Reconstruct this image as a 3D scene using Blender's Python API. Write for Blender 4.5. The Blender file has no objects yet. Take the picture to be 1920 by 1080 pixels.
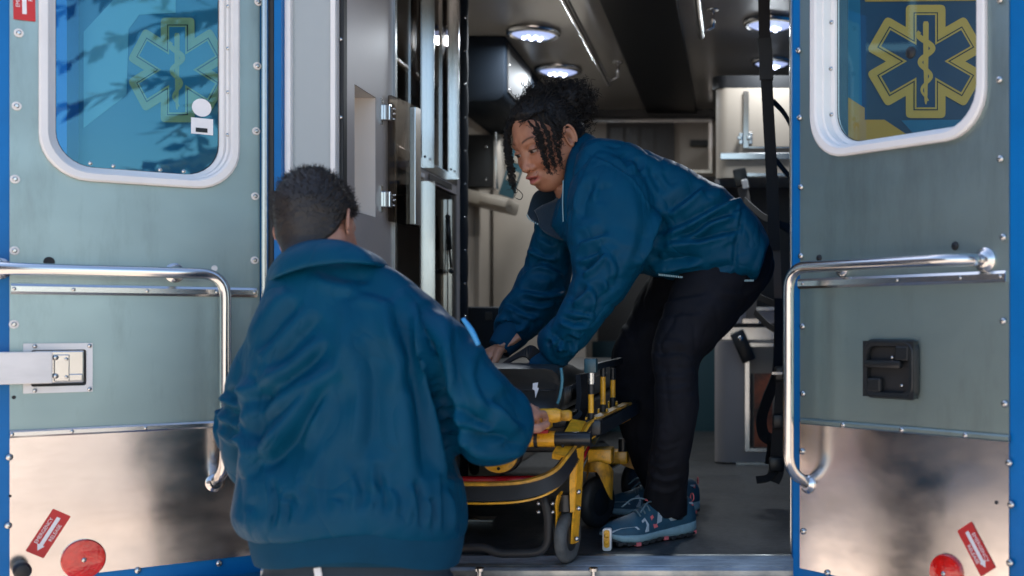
import bpy, bmesh, math, random
import numpy as np
from mathutils import Vector, Matrix, noise as mnoise
random.seed(7); np.random.seed(7)
R = math.radians
# ------------------------------------------------------------------ camera
F = 2133.0; VX, VY = 1380.0, 610.0; CZ = 1.35      # focal length and principal point in photo pixels, lens height
scene = bpy.context.scene
cam_d = bpy.data.cameras.new('camera'); cam = bpy.data.objects.new('camera', cam_d)
scene.collection.objects.link(cam); scene.camera = cam
cam.location = (0, 0, CZ); cam.rotation_euler = (R(90), 0, 0)
cam_d.sensor_width = 36; cam_d.lens = 36*F/1920
cam_d.shift_x = -(VX-960)/1920; cam_d.shift_y = (VY-540)/1920
cam_d.clip_start = .05; cam_d.clip_end = 3000
cam_d.dof.use_dof = True; cam_d.dof.focus_distance = 2.9; cam_d.dof.aperture_fstop = 2.6
# ------------------------------------------------------------------ sky, sun, exposure
SUN_AZ, SUN_EL = 35.0, 44.0         # the sun stands beyond the vehicle (azimuth from +Y towards -X), so its rear is in shade
w = bpy.data.worlds.new('World'); scene.world = w; w.use_nodes = True
nt = w.node_tree; bg = nt.nodes['Background']
sky = nt.nodes.new('ShaderNodeTexSky'); sky.sky_type = 'NISHITA'; sky.sun_disc = False
sky.sun_elevation = R(SUN_EL); sky.sun_rotation = R(-SUN_AZ)
sky.air_density = 1.0; sky.dust_density = 1.4; sky.ozone_density = .7
nt.links.new(sky.outputs[0], bg.inputs[0]); bg.inputs[1].default_value = .145
sun_d = bpy.data.lights.new('sun', 'SUN'); sun_d.energy = 5.0; sun_d.angle = R(.6); sun_d.color = (1, .90, .76)
sun = bpy.data.objects.new('sun', sun_d); scene.collection.objects.link(sun)
_az = R(SUN_AZ); _el = R(SUN_EL)
_sd = Vector((-math.sin(_az)*math.cos(_el), math.cos(_az)*math.cos(_el), math.sin(_el)))
sun.rotation_euler = _sd.to_track_quat('Z', 'Y').to_euler()
scene.view_settings.view_transform = 'Standard'; scene.view_settings.look = 'None'
scene.view_settings.gamma = 1; scene.view_settings.use_curve_mapping = False
scene.view_settings.exposure = 1.38
scene.render.engine = 'CYCLES'
scene.cycles.use_denoising = True
scene.cycles.max_bounces = 8; scene.cycles.caustics_reflective = False; scene.cycles.caustics_refractive = False
scene.cycles.sample_clamp_indirect = 6
# ------------------------------------------------------------------ helpers
COL = scene.collection
def P(px, py, y):
    return Vector(((px-VX)*y/F, y, CZ+(VY-py)*y/F))
def PX(x, y): return VX+x*F/y

def link(o, parent=None):
    COL.objects.link(o)
    if parent is not None: o.parent = parent
    return o
def mesh(name, V, Fc, mat, smooth=False, mats=None, mi=None):
    me = bpy.data.meshes.new(name)
    me.from_pydata([tuple(v) for v in V], [], [tuple(f) for f in Fc])
    if mats:
        for m in mats: me.materials.append(m)
        if mi is not None: me.polygons.foreach_set('material_index', list(mi))
    elif mat is not None: me.materials.append(mat)
    if smooth: me.polygons.foreach_set('use_smooth', [True]*len(me.polygons))
    me.update()
    return me
def obj(name, vf, mat, parent=None, smooth=False, label=None, off=None, auto=None):
    V, Fc = vf
    if off is not None:
        off = Vector(off); V = [Vector(v)-off for v in V]
    me = mesh(name, V, Fc, mat, smooth)
    if auto is not None:
        me.polygons.foreach_set('use_smooth', [True]*len(me.polygons))
        me.set_sharp_from_angle(angle=R(auto))
    o = bpy.data.objects.new(name, me); link(o, parent)
    if label: o['label'] = label
    return o
def inst(name, me, parent, loc, rot=None, scale=None):
    o = bpy.data.objects.new(name, me); link(o, parent); o.location = loc
    if rot is not None: o.rotation_euler = rot
    if scale is not None: o.scale = scale
    return o
def thing(name, label, cat, loc=(0,0,0), group=None):
    o = bpy.data.objects.new(name, None); o.empty_display_size = .1; COL.objects.link(o); o.location = loc
    o['label'] = label; o['category'] = cat
    if group: o['group'] = group
    return o
def join(*vfs):
    V, Fc = [], []
    for v, f in vfs:
        n = len(V); V += [Vector(q) for q in v]; Fc += [tuple(i+n for i in q) for q in f]
    return V, Fc
def xf(vf, M): return [M @ Vector(v) for v in vf[0]], vf[1]
def tr(vf, d): d = Vector(d); return [Vector(v)+d for v in vf[0]], vf[1]
def from_bm(bm):
    bm.verts.index_update()
    V = [v.co.copy() for v in bm.verts]; Fc = [tuple(v.index for v in f.verts) for f in bm.faces]
    bm.free(); return V, Fc
def box(x0, x1, y0, y1, z0, z1, bev=0, seg=2):
    bm = bmesh.new(); bmesh.ops.create_cube(bm, size=1)
    for v in bm.verts:
        v.co = Vector(((x0+x1)/2+v.co.x*(x1-x0), (y0+y1)/2+v.co.y*(y1-y0), (z0+z1)/2+v.co.z*(z1-z0)))
    if bev > 0:
        bmesh.ops.bevel(bm, geom=bm.edges[:], offset=bev, segments=seg, affect='EDGES', profile=.5)
    return from_bm(bm)
def prism(pts, d0, d1, axis='y', bev=0):
    """extrude a 2D outline (x,z) between depths y=d0..d1 (axis y), or (y,z) along x, or (x,y) along z"""
    n = len(pts)
    def mk(p, d):
        return Vector((p[0], d, p[1])) if axis == 'y' else Vector((d, p[0], p[1])) if axis == 'x' else Vector((p[0], p[1], d))
    V = [mk(p, d0) for p in pts]+[mk(p, d1) for p in pts]
    Fc = [tuple(range(n)), tuple(range(2*n-1, n-1, -1))]+[(i, i+n, (i+1) % n+n, (i+1) % n) for i in range(n)]
    bm = bmesh.new(); vs = [bm.verts.new(v) for v in V]
    for f in Fc: bm.faces.new([vs[i] for i in f])
    bmesh.ops.recalc_face_normals(bm, faces=bm.faces[:])
    if bev > 0:
        es = [e for e in bm.edges if all(len(f.verts) == n for f in e.link_faces) or any(len(f.verts) == n for f in e.link_faces)]
        bmesh.ops.bevel(bm, geom=es, offset=bev, segments=2, affect='EDGES', profile=.5)
    return from_bm(bm)
def rrect(x0, x1, z0, z1, r, n=6):
    out = []
    for cx, cz, a0 in ((x1-r, z1-r, 0), (x0+r, z1-r, 90), (x0+r, z0+r, 180), (x1-r, z0+r, 270)):
        for i in range(n+1):
            a = R(a0+90*i/n); out.append((cx+r*math.cos(a), cz+r*math.sin(a)))
    return out
def ringloft(rings, closed=True, caps=False):
    """rings: list of equally long point lists"""
    n = len(rings[0]); V = [Vector(p) for r in rings for p in r]; Fc = []
    for i in range(len(rings)-1):
        for j in range(n if closed else n-1):
            k = (j+1) % n
            Fc.append((i*n+j, i*n+k, (i+1)*n+k, (i+1)*n+j))
    if caps:
        Fc.append(tuple(range(n-1, -1, -1))); m = (len(rings)-1)*n; Fc.append(tuple(range(m, m+n)))
    return V, Fc
def fillet(pts, rad, n=6):
    pts = [Vector(p) for p in pts]; out = [pts[0]]
    for i in range(1, len(pts)-1):
        a, b, c = pts[i-1], pts[i], pts[i+1]
        r = rad[i] if isinstance(rad, (list, tuple)) else rad
        u = (a-b); v = (c-b); r = min(r, u.length*.49, v.length*.49)
        p0 = b+u.normalized()*r; p1 = b+v.normalized()*r
        for k in range(n+1):
            t = k/n; out.append((1-t)**2*p0+2*t*(1-t)*b+t*t*p1)
    out.append(pts[-1]); return out
def tube(path, r, n=12, caps=True, closed=False, flat=1.0, up=None):
    path = [Vector(p) for p in path]; m = len(path); rings = []
    rr = r if isinstance(r, (list, tuple, np.ndarray)) else [r]*m
    T = []
    for i in range(m):
        if closed: t = path[(i+1) % m]-path[i-1]
        else: t = path[min(i+1, m-1)]-path[max(i-1, 0)]
        T.append(t.normalized() if t.length > 1e-9 else Vector((0,0,1)))
    a = (Vector(up) if up is not None else (Vector((0,0,1)) if abs(T[0].z) < .9 else Vector((1,0,0))))
    for i in range(m):
        a = (a-T[i]*a.dot(T[i])).normalized(); b = T[i].cross(a)
        rings.append([path[i]+a*math.cos(2*math.pi*k/n)*rr[i]*flat+b*math.sin(2*math.pi*k/n)*rr[i] for k in range(n)])
    if closed:
        rings.append(rings[0])
    return ringloft(rings, True, caps and not closed)
def strap(path, wdt, th, up):
    """flat webbing: rectangle section, width along `up`"""
    path = [Vector(p) for p in path]; rings = []
    for i in range(len(path)):
        t = (path[min(i+1, len(path)-1)]-path[max(i-1, 0)]).normalized()
        a = Vector(up); a = (a-t*a.dot(t)).normalized(); b = t.cross(a)
        rings.append([path[i]+a*sx*wdt/2+b*sy*th/2 for sx, sy in ((-1,-1),(1,-1),(1,1),(-1,1))])
    return ringloft(rings, True, True)
def lathe(prof, n=20, axis='y', c=(0,0,0)):
    rings = []; c = Vector(c)
    for r, h in prof:
        rg = []
        for k in range(n):
            a = 2*math.pi*k/n; u, v = r*math.cos(a), r*math.sin(a)
            rg.append(c+(Vector((u, h, v)) if axis == 'y' else Vector((h, u, v)) if axis == 'x' else Vector((u, v, h))))
        rings.append(rg)
    return ringloft(rings, True, True)
def cyl(p0, p1, r, n=16, r1=None):
    return tube([p0, p1], [r, r if r1 is None else r1], n)
def sphere(c, r, nu=16, nv=10):
    c = Vector(c); rv = Vector((r,r,r)) if not hasattr(r, '__len__') else Vector(r)
    rings = []
    for i in range(nv+1):
        p = math.pi*(i/nv-.5); cp = max(math.cos(p), 1e-3)
        rings.append([c+Vector((rv.x*cp*math.cos(2*math.pi*k/nu), rv.y*cp*math.sin(2*math.pi*k/nu), rv.z*math.sin(p))) for k in range(nu)])
    return ringloft(rings, True, True)
def catmull(pts, n):
    """pts: array (m,k) -> n samples"""
    A = np.array(pts, float); m = len(A)
    A2 = np.vstack([2*A[0]-A[1], A, 2*A[-1]-A[-2]]); out = []
    for q in np.linspace(0, m-1-1e-6, n):
        i = int(q); t = q-i; p0, p1, p2, p3 = A2[i:i+4]
        out.append(.5*((2*p1)+(-p0+p2)*t+(2*p0-5*p1+4*p2-p3)*t*t+(-p0+3*p1-3*p2+p3)*t**3))
    return np.array(out)
def text(body, size, mat, parent, M, name='lettering', ext=.0006, spacing=1.0):
    cu = bpy.data.curves.new(name, 'FONT'); cu.body = body; cu.size = size; cu.extrude = ext
    cu.align_x = 'CENTER'; cu.align_y = 'CENTER'; cu.space_character = spacing; cu.resolution_u = 3
    to = bpy.data.objects.new(name, cu); COL.objects.link(to)
    dg = bpy.context.evaluated_depsgraph_get(); me = bpy.data.meshes.new_from_object(to.evaluated_get(dg))
    bpy.data.objects.remove(to); me.name = name
    me.materials.clear(); me.materials.append(mat)
    me.transform(M)
    o = bpy.data.objects.new(name, me); link(o, parent); return o
# ------------------------------------------------------------------ materials
MAT = {}
def mat(name, col, rough=.5, metal=0, spec=.5, noise=None, bump=None, rvar=None, coat=0, emit=None, emit_s=0, sheen=0, alpha=None, dirt=None, ridge=None):
    """noise=(scale(3), amount) colour variation; bump=(scale(3), strength, distance); rvar=(scale(3), amount) roughness variation"""
    m = bpy.data.materials.new(name); m.use_nodes = True; t = m.node_tree; b = t.nodes['Principled BSDF']
    b.inputs['Base Color'].default_value = (*col, 1); b.inputs['Roughness'].default_value = rough
    b.inputs['Metallic'].default_value = metal; b.inputs['Specular IOR Level'].default_value = spec
    b.inputs['Coat Weight'].default_value = coat
    if sheen: b.inputs['Sheen Weight'].default_value = sheen; b.inputs['Sheen Roughness'].default_value = .4
    if emit: b.inputs['Emission Color'].default_value = (*emit, 1); b.inputs['Emission Strength'].default_value = emit_s
    tc = t.nodes.new('ShaderNodeTexCoord')
    def ntex(sc, detail=4, rgh=.6):
        mp = t.nodes.new('ShaderNodeMapping'); mp.inputs['Scale'].default_value = sc if hasattr(sc, '__len__') else (sc,)*3
        t.links.new(tc.outputs['Object'], mp.inputs[0])
        n = t.nodes.new('ShaderNodeTexNoise'); n.inputs['Scale'].default_value = 1; n.inputs['Detail'].default_value = detail
        n.inputs['Roughness'].default_value = rgh
        t.links.new(mp.outputs[0], n.inputs[0]); return n
    if noise:
        n = ntex(noise[0]); mx = t.nodes.new('ShaderNodeMix'); mx.data_type = 'RGBA'; mx.blend_type = 'MIX'
        a = noise[1]; c2 = noise[2] if len(noise) > 2 else tuple(c*(1-a) for c in col)
        c1 = tuple(min(1, c*(1+a)) for c in col) if len(noise) < 3 else col
        mx.inputs[6].default_value = (*c1, 1); mx.inputs[7].default_value = (*c2, 1)
        cr = t.nodes.new('ShaderNodeMapRange'); cr.inputs[1].default_value = .35; cr.inputs[2].default_value = .65
        t.links.new(n.outputs[0], cr.inputs[0]); t.links.new(cr.outputs[0], mx.inputs[0]); t.links.new(mx.outputs[2], b.inputs['Base Color'])
    if dirt:   # drips, dust and scuffs: (scale, colour, amount)
        n = ntex(dirt[0], 6, .7); cr = t.nodes.new('ShaderNodeMapRange'); cr.inputs[1].default_value = .52; cr.inputs[2].default_value = .78; cr.inputs[4].default_value = dirt[2]
        t.links.new(n.outputs[0], cr.inputs[0]); mx = t.nodes.new('ShaderNodeMix'); mx.data_type = 'RGBA'; mx.inputs[7].default_value = (*dirt[1], 1)
        bc = b.inputs['Base Color']
        if bc.is_linked: t.links.new(bc.links[0].from_socket, mx.inputs[6])
        else: mx.inputs[6].default_value = (*col, 1)
        t.links.new(cr.outputs[0], mx.inputs[0]); t.links.new(mx.outputs[2], bc)
    if rvar:
        n = ntex(rvar[0]); cr = t.nodes.new('ShaderNodeMapRange'); cr.inputs[1].default_value = .3; cr.inputs[2].default_value = .7
        cr.inputs[3].default_value = max(0.02, rough-rvar[1]); cr.inputs[4].default_value = min(1, rough+rvar[1])
        t.links.new(n.outputs[0], cr.inputs[0]); t.links.new(cr.outputs[0], b.inputs['Roughness'])
    if bump:
        last = None
        for bp in (bump if isinstance(bump, list) else [bump]):
            n = ntex(bp[0], 3); bn = t.nodes.new('ShaderNodeBump'); bn.inputs['Strength'].default_value = bp[1]; bn.inputs['Distance'].default_value = bp[2]
            t.links.new(n.outputs[0], bn.inputs['Height'])
            if last: t.links.new(last.outputs[0], bn.inputs['Normal'])
            last = bn
        if ridge:   # sharp crumple lines: the zero crossings of a distorted noise
            n = ntex(ridge[0], 2, .5); n.inputs['Distortion'].default_value = 1.1
            m1 = t.nodes.new('ShaderNodeMath'); m1.operation = 'SUBTRACT'; t.links.new(n.outputs[0], m1.inputs[0]); m1.inputs[1].default_value = .5
            m2 = t.nodes.new('ShaderNodeMath'); m2.operation = 'ABSOLUTE'; t.links.new(m1.outputs[0], m2.inputs[0])
            m3 = t.nodes.new('ShaderNodeMath'); m3.operation = 'POWER'; t.links.new(m2.outputs[0], m3.inputs[0]); m3.inputs[1].default_value = .6
            bn = t.nodes.new('ShaderNodeBump'); bn.inputs['Strength'].default_value = ridge[1]; bn.inputs['Distance'].default_value = ridge[2]
            t.links.new(m3.outputs[0], bn.inputs['Height']); t.links.new(last.outputs[0], bn.inputs['Normal']); last = bn
        t.links.new(last.outputs[0], b.inputs['Normal'])
    MAT[name] = m; return m
mat('blue_paint', (.001, .15, .44), .35, spec=.25, noise=((3,3,3), .12), bump=((25,25,25), .05, .002))
mat('aluminium', (.33, .43, .43), .46, 1, noise=((1.2,1.2,2), .12), rvar=((2.5,2.5,4), .07), bump=((30,30,500), .06, .0004), dirt=((7,7,1.6), (.16,.19,.18), .55))
mat('stainless', (.70, .645, .61), .20, 1, noise=((3,3,5), .10), rvar=((4,4,9), .07), bump=[((3.2,3.2,2.4), .10, .010), ((11,11,9), .05, .0015), ((160,160,160), .04, .0004)], dirt=((5,5,26), (.34,.31,.29), .25))
mat('polished_trim', (.62, .63, .63), .22, 1, bump=((2,2,300), .05, .0003))
mat('chrome', (.66, .65, .64), .19, 1)
mat('steel_bolt', (.55, .55, .54), .25, 1)
mat('white_trim', (.80, .79, .78), .38, noise=((4,4,4), .06))
mat('white_plate', (.80, .78, .76), .45, noise=((8,8,30), .06))
mat('black_rubber', (.012, .013, .015), .55, bump=((60,60,60), .1, .001))
mat('black_plastic', (.010, .012, .014), .38, bump=((200,200,200), .06, .0005))
mat('red_sticker', (.55, .018, .02), .4)
mat('white_print', (.80, .80, .82), .45)
mat('grey_laminate', (.42, .39, .385), .38, noise=((2,2,2), .05))
mat('jamb_grey', (.36, .40, .41), .35, noise=((2,2,1), .05))
mat('niche_white', (.78, .72, .66), .5)
mat('beige_laminate', (.36, .31, .255), .42, noise=((2,2,2), .06))
mat('dark_navy_gloss', (.006, .011, .018), .65, spec=.2, noise=((2,2,2), .1))
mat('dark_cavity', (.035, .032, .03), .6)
mat('compartment', (.20, .18, .165), .5, noise=((4,4,4), .1))
mat('ceiling_panel', (.42, .39, .35), .18, noise=((1.5,1.5,1.5), .05), bump=((2,2,2), .05, .004))
mat('ceiling_dark', (.006, .007, .009), .4)
mat('vinyl_floor', (.055, .056, .056), .5, noise=((60,60,60), .35), bump=((220,220,220), .35, .001), rvar=((5,5,5), .1))
mat('sill_metal', (.34, .36, .36), .42, 1, noise=((12,25,12), .25), rvar=((9,9,9), .15), bump=((40,40,40), .25, .001))
mat('yellow_paint', (.80, .40, .022), .34, noise=((30,30,30), .14), coat=.15, bump=((50,50,50), .08, .001), dirt=((45,45,45), (.10,.06,.025), .75))
mat('yellow_worn', (.80, .40, .025), .45, noise=((22,22,22), .4, (.16,.09,.03)))
mat('red_tube', (.35, .006, .015), .25)
mat('mattress_vinyl', (.026, .028, .029), .32, noise=((12,12,12), .3), bump=[((14,14,14), .35, .006), ((300,300,300), .1, .0005)])
mat('piping_teal', (.05, .20, .26), .4)
mat('tyre', (.018, .019, .02), .6, noise=((20,20,20), .35))
mat('tyre_grey', (.075, .085, .09), .6, noise=((30,30,30), .3))
mat('webbing', (.008, .008, .010), .7, bump=((300,300,300), .3, .001))
mat('webbing_tan', (.12, .10, .085), .7, bump=((300,300,300), .3, .001))
mat('gold', (.62, .35, .05), .42)
mat('navy_film', (.007, .028, .075), .35, noise=((3,3,3), .12))
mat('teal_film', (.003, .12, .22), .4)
mat('gold_reflect_wash', (.20, .26, .13), .5)  # gold paled to paint in the window reflection over the left star
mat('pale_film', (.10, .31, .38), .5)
mat('mustard_film', (.60, .29, .02), .4)
mat('dark_line', (.004, .01, .014), .5)
mat('monitor_teal', (.02, .07, .09), .35)
mat('cream_plastic', (.28, .24, .19), .45)
mat('copper_box', (.50, .10, .035), .35, noise=((9,9,14), .5, (.06,.02,.015)))
mat('led', (.8, .85, 1), .3, emit=(.72, .82, 1), emit_s=4)
mat('lens', (.40, .48, .78), .12, .6, emit=(.5, .6, 1), emit_s=.35, bump=((90,90,90), .5, .003))
def glass_mat(name, tint, refl_ior, rough=0.0, refl=(1, 1, 1)):
    m = bpy.data.materials.new(name); m.use_nodes = True; t = m.node_tree
    for n in list(t.nodes):
        if n.type != 'OUTPUT_MATERIAL': t.nodes.remove(n)
    out = [n for n in t.nodes][0]
    f0 = ((refl_ior-1)/(refl_ior+1))**2
    lw = t.nodes.new('ShaderNodeLayerWeight'); lw.inputs[0].default_value = .5
    pw = t.nodes.new('ShaderNodeMath'); pw.operation = 'POWER'; t.links.new(lw.outputs['Facing'], pw.inputs[0]); pw.inputs[1].default_value = 5
    fr = t.nodes.new('ShaderNodeMath'); fr.operation = 'MULTIPLY_ADD'; t.links.new(pw.outputs[0], fr.inputs[0]); fr.inputs[1].default_value = 1-f0; fr.inputs[2].default_value = f0
    tb = t.nodes.new('ShaderNodeBsdfTransparent'); tb.inputs[0].default_value = (*tint, 1)
    gl = t.nodes.new('ShaderNodeBsdfGlossy'); gl.inputs['Roughness'].default_value = rough; gl.inputs['Color'].default_value = (*refl, 1)
    mx = t.nodes.new('ShaderNodeMixShader'); t.links.new(fr.outputs[0], mx.inputs[0]); t.links.new(tb.outputs[0], mx.inputs[1]); t.links.new(gl.outputs[0], mx.inputs[2])
    t.links.new(mx.outputs[0], out.inputs[0]); MAT[name] = m; return m
glass_mat('window_glass', (.82, .93, .95), 1.64, 0.0, (.42, .86, .92))
glass_mat('smoked_acrylic', (.55, .49, .44), 1.5)
def lens_red():
    m = mat('reflector_red', (.70, .010, .006), .08, coat=.9, noise=((40,40,40), .15))
    t = m.node_tree; b = t.nodes['Principled BSDF']
    v = t.nodes.new('ShaderNodeTexVoronoi'); v.inputs['Scale'].default_value = 150
    tc = t.nodes.new('ShaderNodeTexCoord'); t.links.new(tc.outputs['Object'], v.inputs[0])
    bn = t.nodes.new('ShaderNodeBump'); bn.inputs['Strength'].default_value = .35; bn.inputs['Distance'].default_value = .001
    t.links.new(v.outputs[0], bn.inputs['Height']); t.links.new(bn.outputs[0], b.inputs['Normal'])
lens_red()
# ------------------------------------------------------------------ ground
def ground():
    mg = mat('concrete_ground', (.52, .45, .395), .85, noise=((.35,.35,.35), .22), bump=((30,30,30), .3, .004))
    g = obj('ground', ([(-600,-600,0),(600,-600,0),(600,600,0),(-600,600,0)], [(0,1,2,3)]), mg)
    g['kind'] = 'structure'
ground()
# ================================================================== AMBULANCE
AMB = thing('ambulance', 'blue box ambulance with both steel-lined rear doors swung open', 'ambulance')
FZ = .80          # load floor height
Y0 = 2.72         # plane of the rear opening
XL, XR = -1.065, .134
WX = -.955        # face of the left cabinet wall
YB = 6.2          # front bulkhead
CE = 2.51         # ceiling
# ---- shell
obj('side_wall', box(-1.66, -1.60, Y0, 6.4, .45, 2.68), MAT['blue_paint'], AMB)
obj('side_wall', box(.70, .76, Y0, 6.4, .45, 2.68), MAT['blue_paint'], AMB)
obj('roof', box(-1.68, .78, Y0-.02, 6.42, 2.60, 2.72, .03), MAT['blue_paint'], AMB)
obj('bulkhead_wall', box(-1.6, .7, 6.34, 6.4, .45, 2.6), MAT['blue_paint'], AMB)
obj('rear_corner', box(-1.655, XL-.062, Y0+.05, Y0+.08, .46, 2.595), MAT['blue_paint'], AMB)
obj('rear_corner', box(XR+.022, .757, Y0+.05, Y0+.08, .46, 2.595), MAT['blue_paint'], AMB)
obj('rear_header', box(XL-.062, XR+.004, Y0+.004, Y0+.05, 2.44, 2.594), MAT['blue_paint'], AMB)
obj('underbody', box(-1.6, .7, Y0+.06, 6.33, .42, FZ-.04), MAT['black_rubber'], AMB)
# ---- floor, sill, bumper
obj('floor', box(-1.2, .695, Y0+.012, YB+.1, FZ-.04, FZ), MAT['vinyl_floor'], AMB)
prof = [(2.595, FZ-.048), (2.595, FZ-.010), (2.601, FZ-.003)]
yy = 2.605
for k in range(9):
    prof += [(yy, FZ-.0025), (yy+.003, FZ+.0012), (yy+.007, FZ+.0012), (yy+.010, FZ-.0025)]; yy += .0125
prof += [(Y0+.008, FZ+.001), (Y0+.011, FZ+.001), (Y0+.011, FZ-.048)]
obj('door_sill', prism(prof, XL-.02, XR+.0, 'x'), MAT['sill_metal'], AMB)
obj('sill_face', prism([(2.585, FZ-.028), (2.593, FZ-.022), (2.593, FZ-.060), (2.585, FZ-.060)], XL-.02, XR+.0, 'x'), MAT['sill_metal'], AMB)
obj('rear_bumper', box(XL-.35, XR+.4, 2.545, 2.592, .55, FZ-.034, .006), MAT['blue_paint'], AMB)
for px in (900, 1113):
    c = P(px, 1056, 2.577)
    obj('door_pin', lathe([(.004, .0), (.0075, .001), (.0085, .004), (.0085, .009), (.0055, .011), (.0055, .028), (.011, .030), (.011, .036), (.008, .038)], 14, 'z', (c.x, 2.572, FZ-.035)), MAT['steel_bolt'], AMB, auto=40)
# little yellow floor catch beside the shoe
c = P(1140, 1036, 2.79)
cb = obj('floor_catch', prism(rrect(c.x-.011, c.x+.011, FZ+.001, FZ+.056, .006, 3), 2.765, 2.783, 'y', .002), MAT['white_trim'], AMB, auto=40)
obj('catch_insert', prism(rrect(c.x-.007, c.x+.007, FZ+.010, FZ+.053, .006, 3), 2.760, 2.7648, 'y'), MAT['yellow_paint'], cb)
obj('catch_stud', lathe([(.006, 2.760), (.006, 2.757), (.003, 2.755)], 10, 'y', (c.x, 0, FZ+.024)), MAT['yellow_paint'], cb)
obj('catch_stud', lathe([(.006, 2.760), (.006, 2.757), (.003, 2.755)], 10, 'y', (c.x, 0, FZ+.040)), MAT['yellow_paint'], cb)
# ---- jambs of the opening
obj('jamb_seal', box(XL-.058, XL-.028, Y0-.03, Y0+.004, FZ-.04, 2.44, .006), MAT['black_rubber'], AMB)
obj('hinge', tube([(-1.112, 2.685, FZ-.03), (-1.112, 2.685, 2.46)], .008, 10), MAT['steel_bolt'], AMB)
obj('jamb_edge', box(XL-.028, XL-.011, Y0-.028, Y0+.04, FZ-.04, 2.44), MAT['blue_paint'], AMB)
obj('jamb_trim', box(XL-.011, XL+.004, Y0-.012, Y0+.04, FZ+.001, 2.44, .003), MAT['white_trim'], AMB)
obj('jamb_panel', box(XL+.004, WX-.014, Y0+.004, Y0+.04, FZ+.001, 2.45), MAT['jamb_grey'], AMB)
obj('jamb_trim', box(WX-.014, WX-.001, Y0-.006, Y0+.045, FZ+.001, 2.45, .003), MAT['white_trim'], AMB)
obj('corner_seal', box(WX-.001, WX+.009, Y0+.02, Y0+.05, FZ+.001, 2.46, .003), MAT['black_rubber'], AMB)
for py in (-60, 74, 220):
    q = P(640, py, Y0+.018)
    obj('seal_screw', sphere((WX+.004, Y0+.018, q.z), (.005, .004, .005), 10, 6), MAT['steel_bolt'], AMB, True)
obj('jamb_edge', box(XR-.001, XR+.02, Y0-.028, Y0+.004, FZ-.04, 2.44), MAT['blue_paint'], AMB)
obj('jamb_trim', box(XR-.004, XR+.004, Y0+.012, Y0+.06, FZ+.002, 2.44, .002), MAT['polished_trim'], AMB)
# ---- ceiling
ceil = obj('ceiling', box(-1.2, .695, Y0+.06, YB+.12, CE, CE+.05), MAT['ceiling_panel'], AMB)
obj('ceiling_channel', box(-.480, -.209, Y0+.10, YB+.0, CE-.022, CE-.001, .004), MAT['ceiling_dark'], AMB)
obj('inner_header', box(-1.2, .695, Y0+.052, Y0+.10, 2.42, CE-.003), MAT['grey_laminate'], AMB)
def grab_bar(x, y0, y1):
    z = CE-.085
    b = obj('ceiling_grab_bar', tube(fillet([(x, y0, CE-.004), (x, y0+.03, z), (x, y1, z), (x, y1+.004, z)], .03), .0135, 12), MAT['chrome'], AMB, True)
    for yb in (y0+.6, y1-.05):
        obj('bar_bracket', join(cyl((x+.012, yb, z), (x+.045, yb, z+.02), .006, 8), cyl((x+.045, yb, z+.015), (x+.045, yb, CE-.002), .007, 8), lathe([(.004, -.008), (.022, -.006), (.024, -.001)], 16, 'z', (x+.045, yb, CE))), MAT['chrome'], b, True)
grab_bar(-.565, 3.05, 5.05); grab_bar(-.130, 3.05, 4.22)
def dome(px, py, r=.105, lit=1):
    y = F*(CE-CZ)/(VY-py); x = (px-VX)*y/F
    ob = obj('ceiling_light', lathe([(r*.80, -.012), (r*.86, -.022), (r, -.016), (r*1.02, -.006), (r*1.02, -.001)], 40, 'z', (x, y, CE)), MAT['chrome'], AMB, True)
    obj('lens', lathe([(.002, -.030), (r*.35, -.028), (r*.65, -.022), (r*.84, -.012), (r*.84, -.010)], 32, 'z', (x, y, CE)), MAT['lens'], ob, True)
    for k in range(7):
        a = k*2*math.pi/6; rr = 0 if k == 6 else r*.30*(1+.25*math.sin(k*2.4))
        obj('led', sphere((x+rr*math.cos(a), y+rr*math.sin(a), CE-.029), (.008, .008, .005), 10, 6), MAT['led'], ob, True)
    ld = bpy.data.lights.new('dome_lamp', 'AREA'); ld.shape = 'DISK'; ld.size = .16; ld.energy = 2.4; ld.color = (.86, .93, 1)
    lo = bpy.data.objects.new('dome_lamp', ld); link(lo, ob); lo.location = (x, y, CE-.04)
dome(1000, 58); dome(1047, 128); dome(1445, 40); dome(1447, 113, .09)
# ---- left cabinet wall (receding), built of separate panels round its openings
def wall_panel(name, y0, y1, z0, z1, m, parent=AMB, x=WX, th=.02): return obj(name, box(x-th, x, y0, y1, z0, z1), MAT[m], parent)
cab = obj('cabinet', box(WX-.02, WX, Y0+.05, 2.848, FZ+.001, CE-.002), MAT['grey_laminate'], AMB, label='grey laminate side cabinet with open shelves')
for a in ((2.848, 3.018, FZ+.001, 1.636), (2.848, 3.018, 1.954, CE-.002), (3.018, 3.168, FZ+.001, CE-.002)):
    wall_panel('cabinet_panel', *a, 'grey_laminate', cab)
def niche(y0, y1, z0, z1, d, m, name):
    x1 = WX-.0015; x0 = WX-d
    V = [(x1,y0,z0),(x1,y1,z0),(x1,y1,z1),(x1,y0,z1),(x0,y0,z0),(x0,y1,z0),(x0,y1,z1),(x0,y0,z1)]
    return obj(name, (V, [(0,1,5,4),(2,3,7,6),(1,2,6,5),(3,0,4,7),(4,5,6,7)]), MAT[m], cab)
niche(2.849, 3.017, 1.637, 1.953, .06, 'niche_white', 'niche')
niche(3.20, 3.885, 1.86, CE-.004, .38, 'compartment', 'upper_compartment')
niche(3.20, 3.885, FZ+.03, 1.795, .38, 'compartment', 'lower_compartment')
obj('shelf', box(WX-.36, WX-.06, 3.21, 3.88, 2.13, 2.15), MAT['beige_laminate'], cab)
obj('shelf', box(WX-.36, WX-.05, 3.21, 3.88, 1.36, 1.38), MAT['beige_laminate'], cab)
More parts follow.
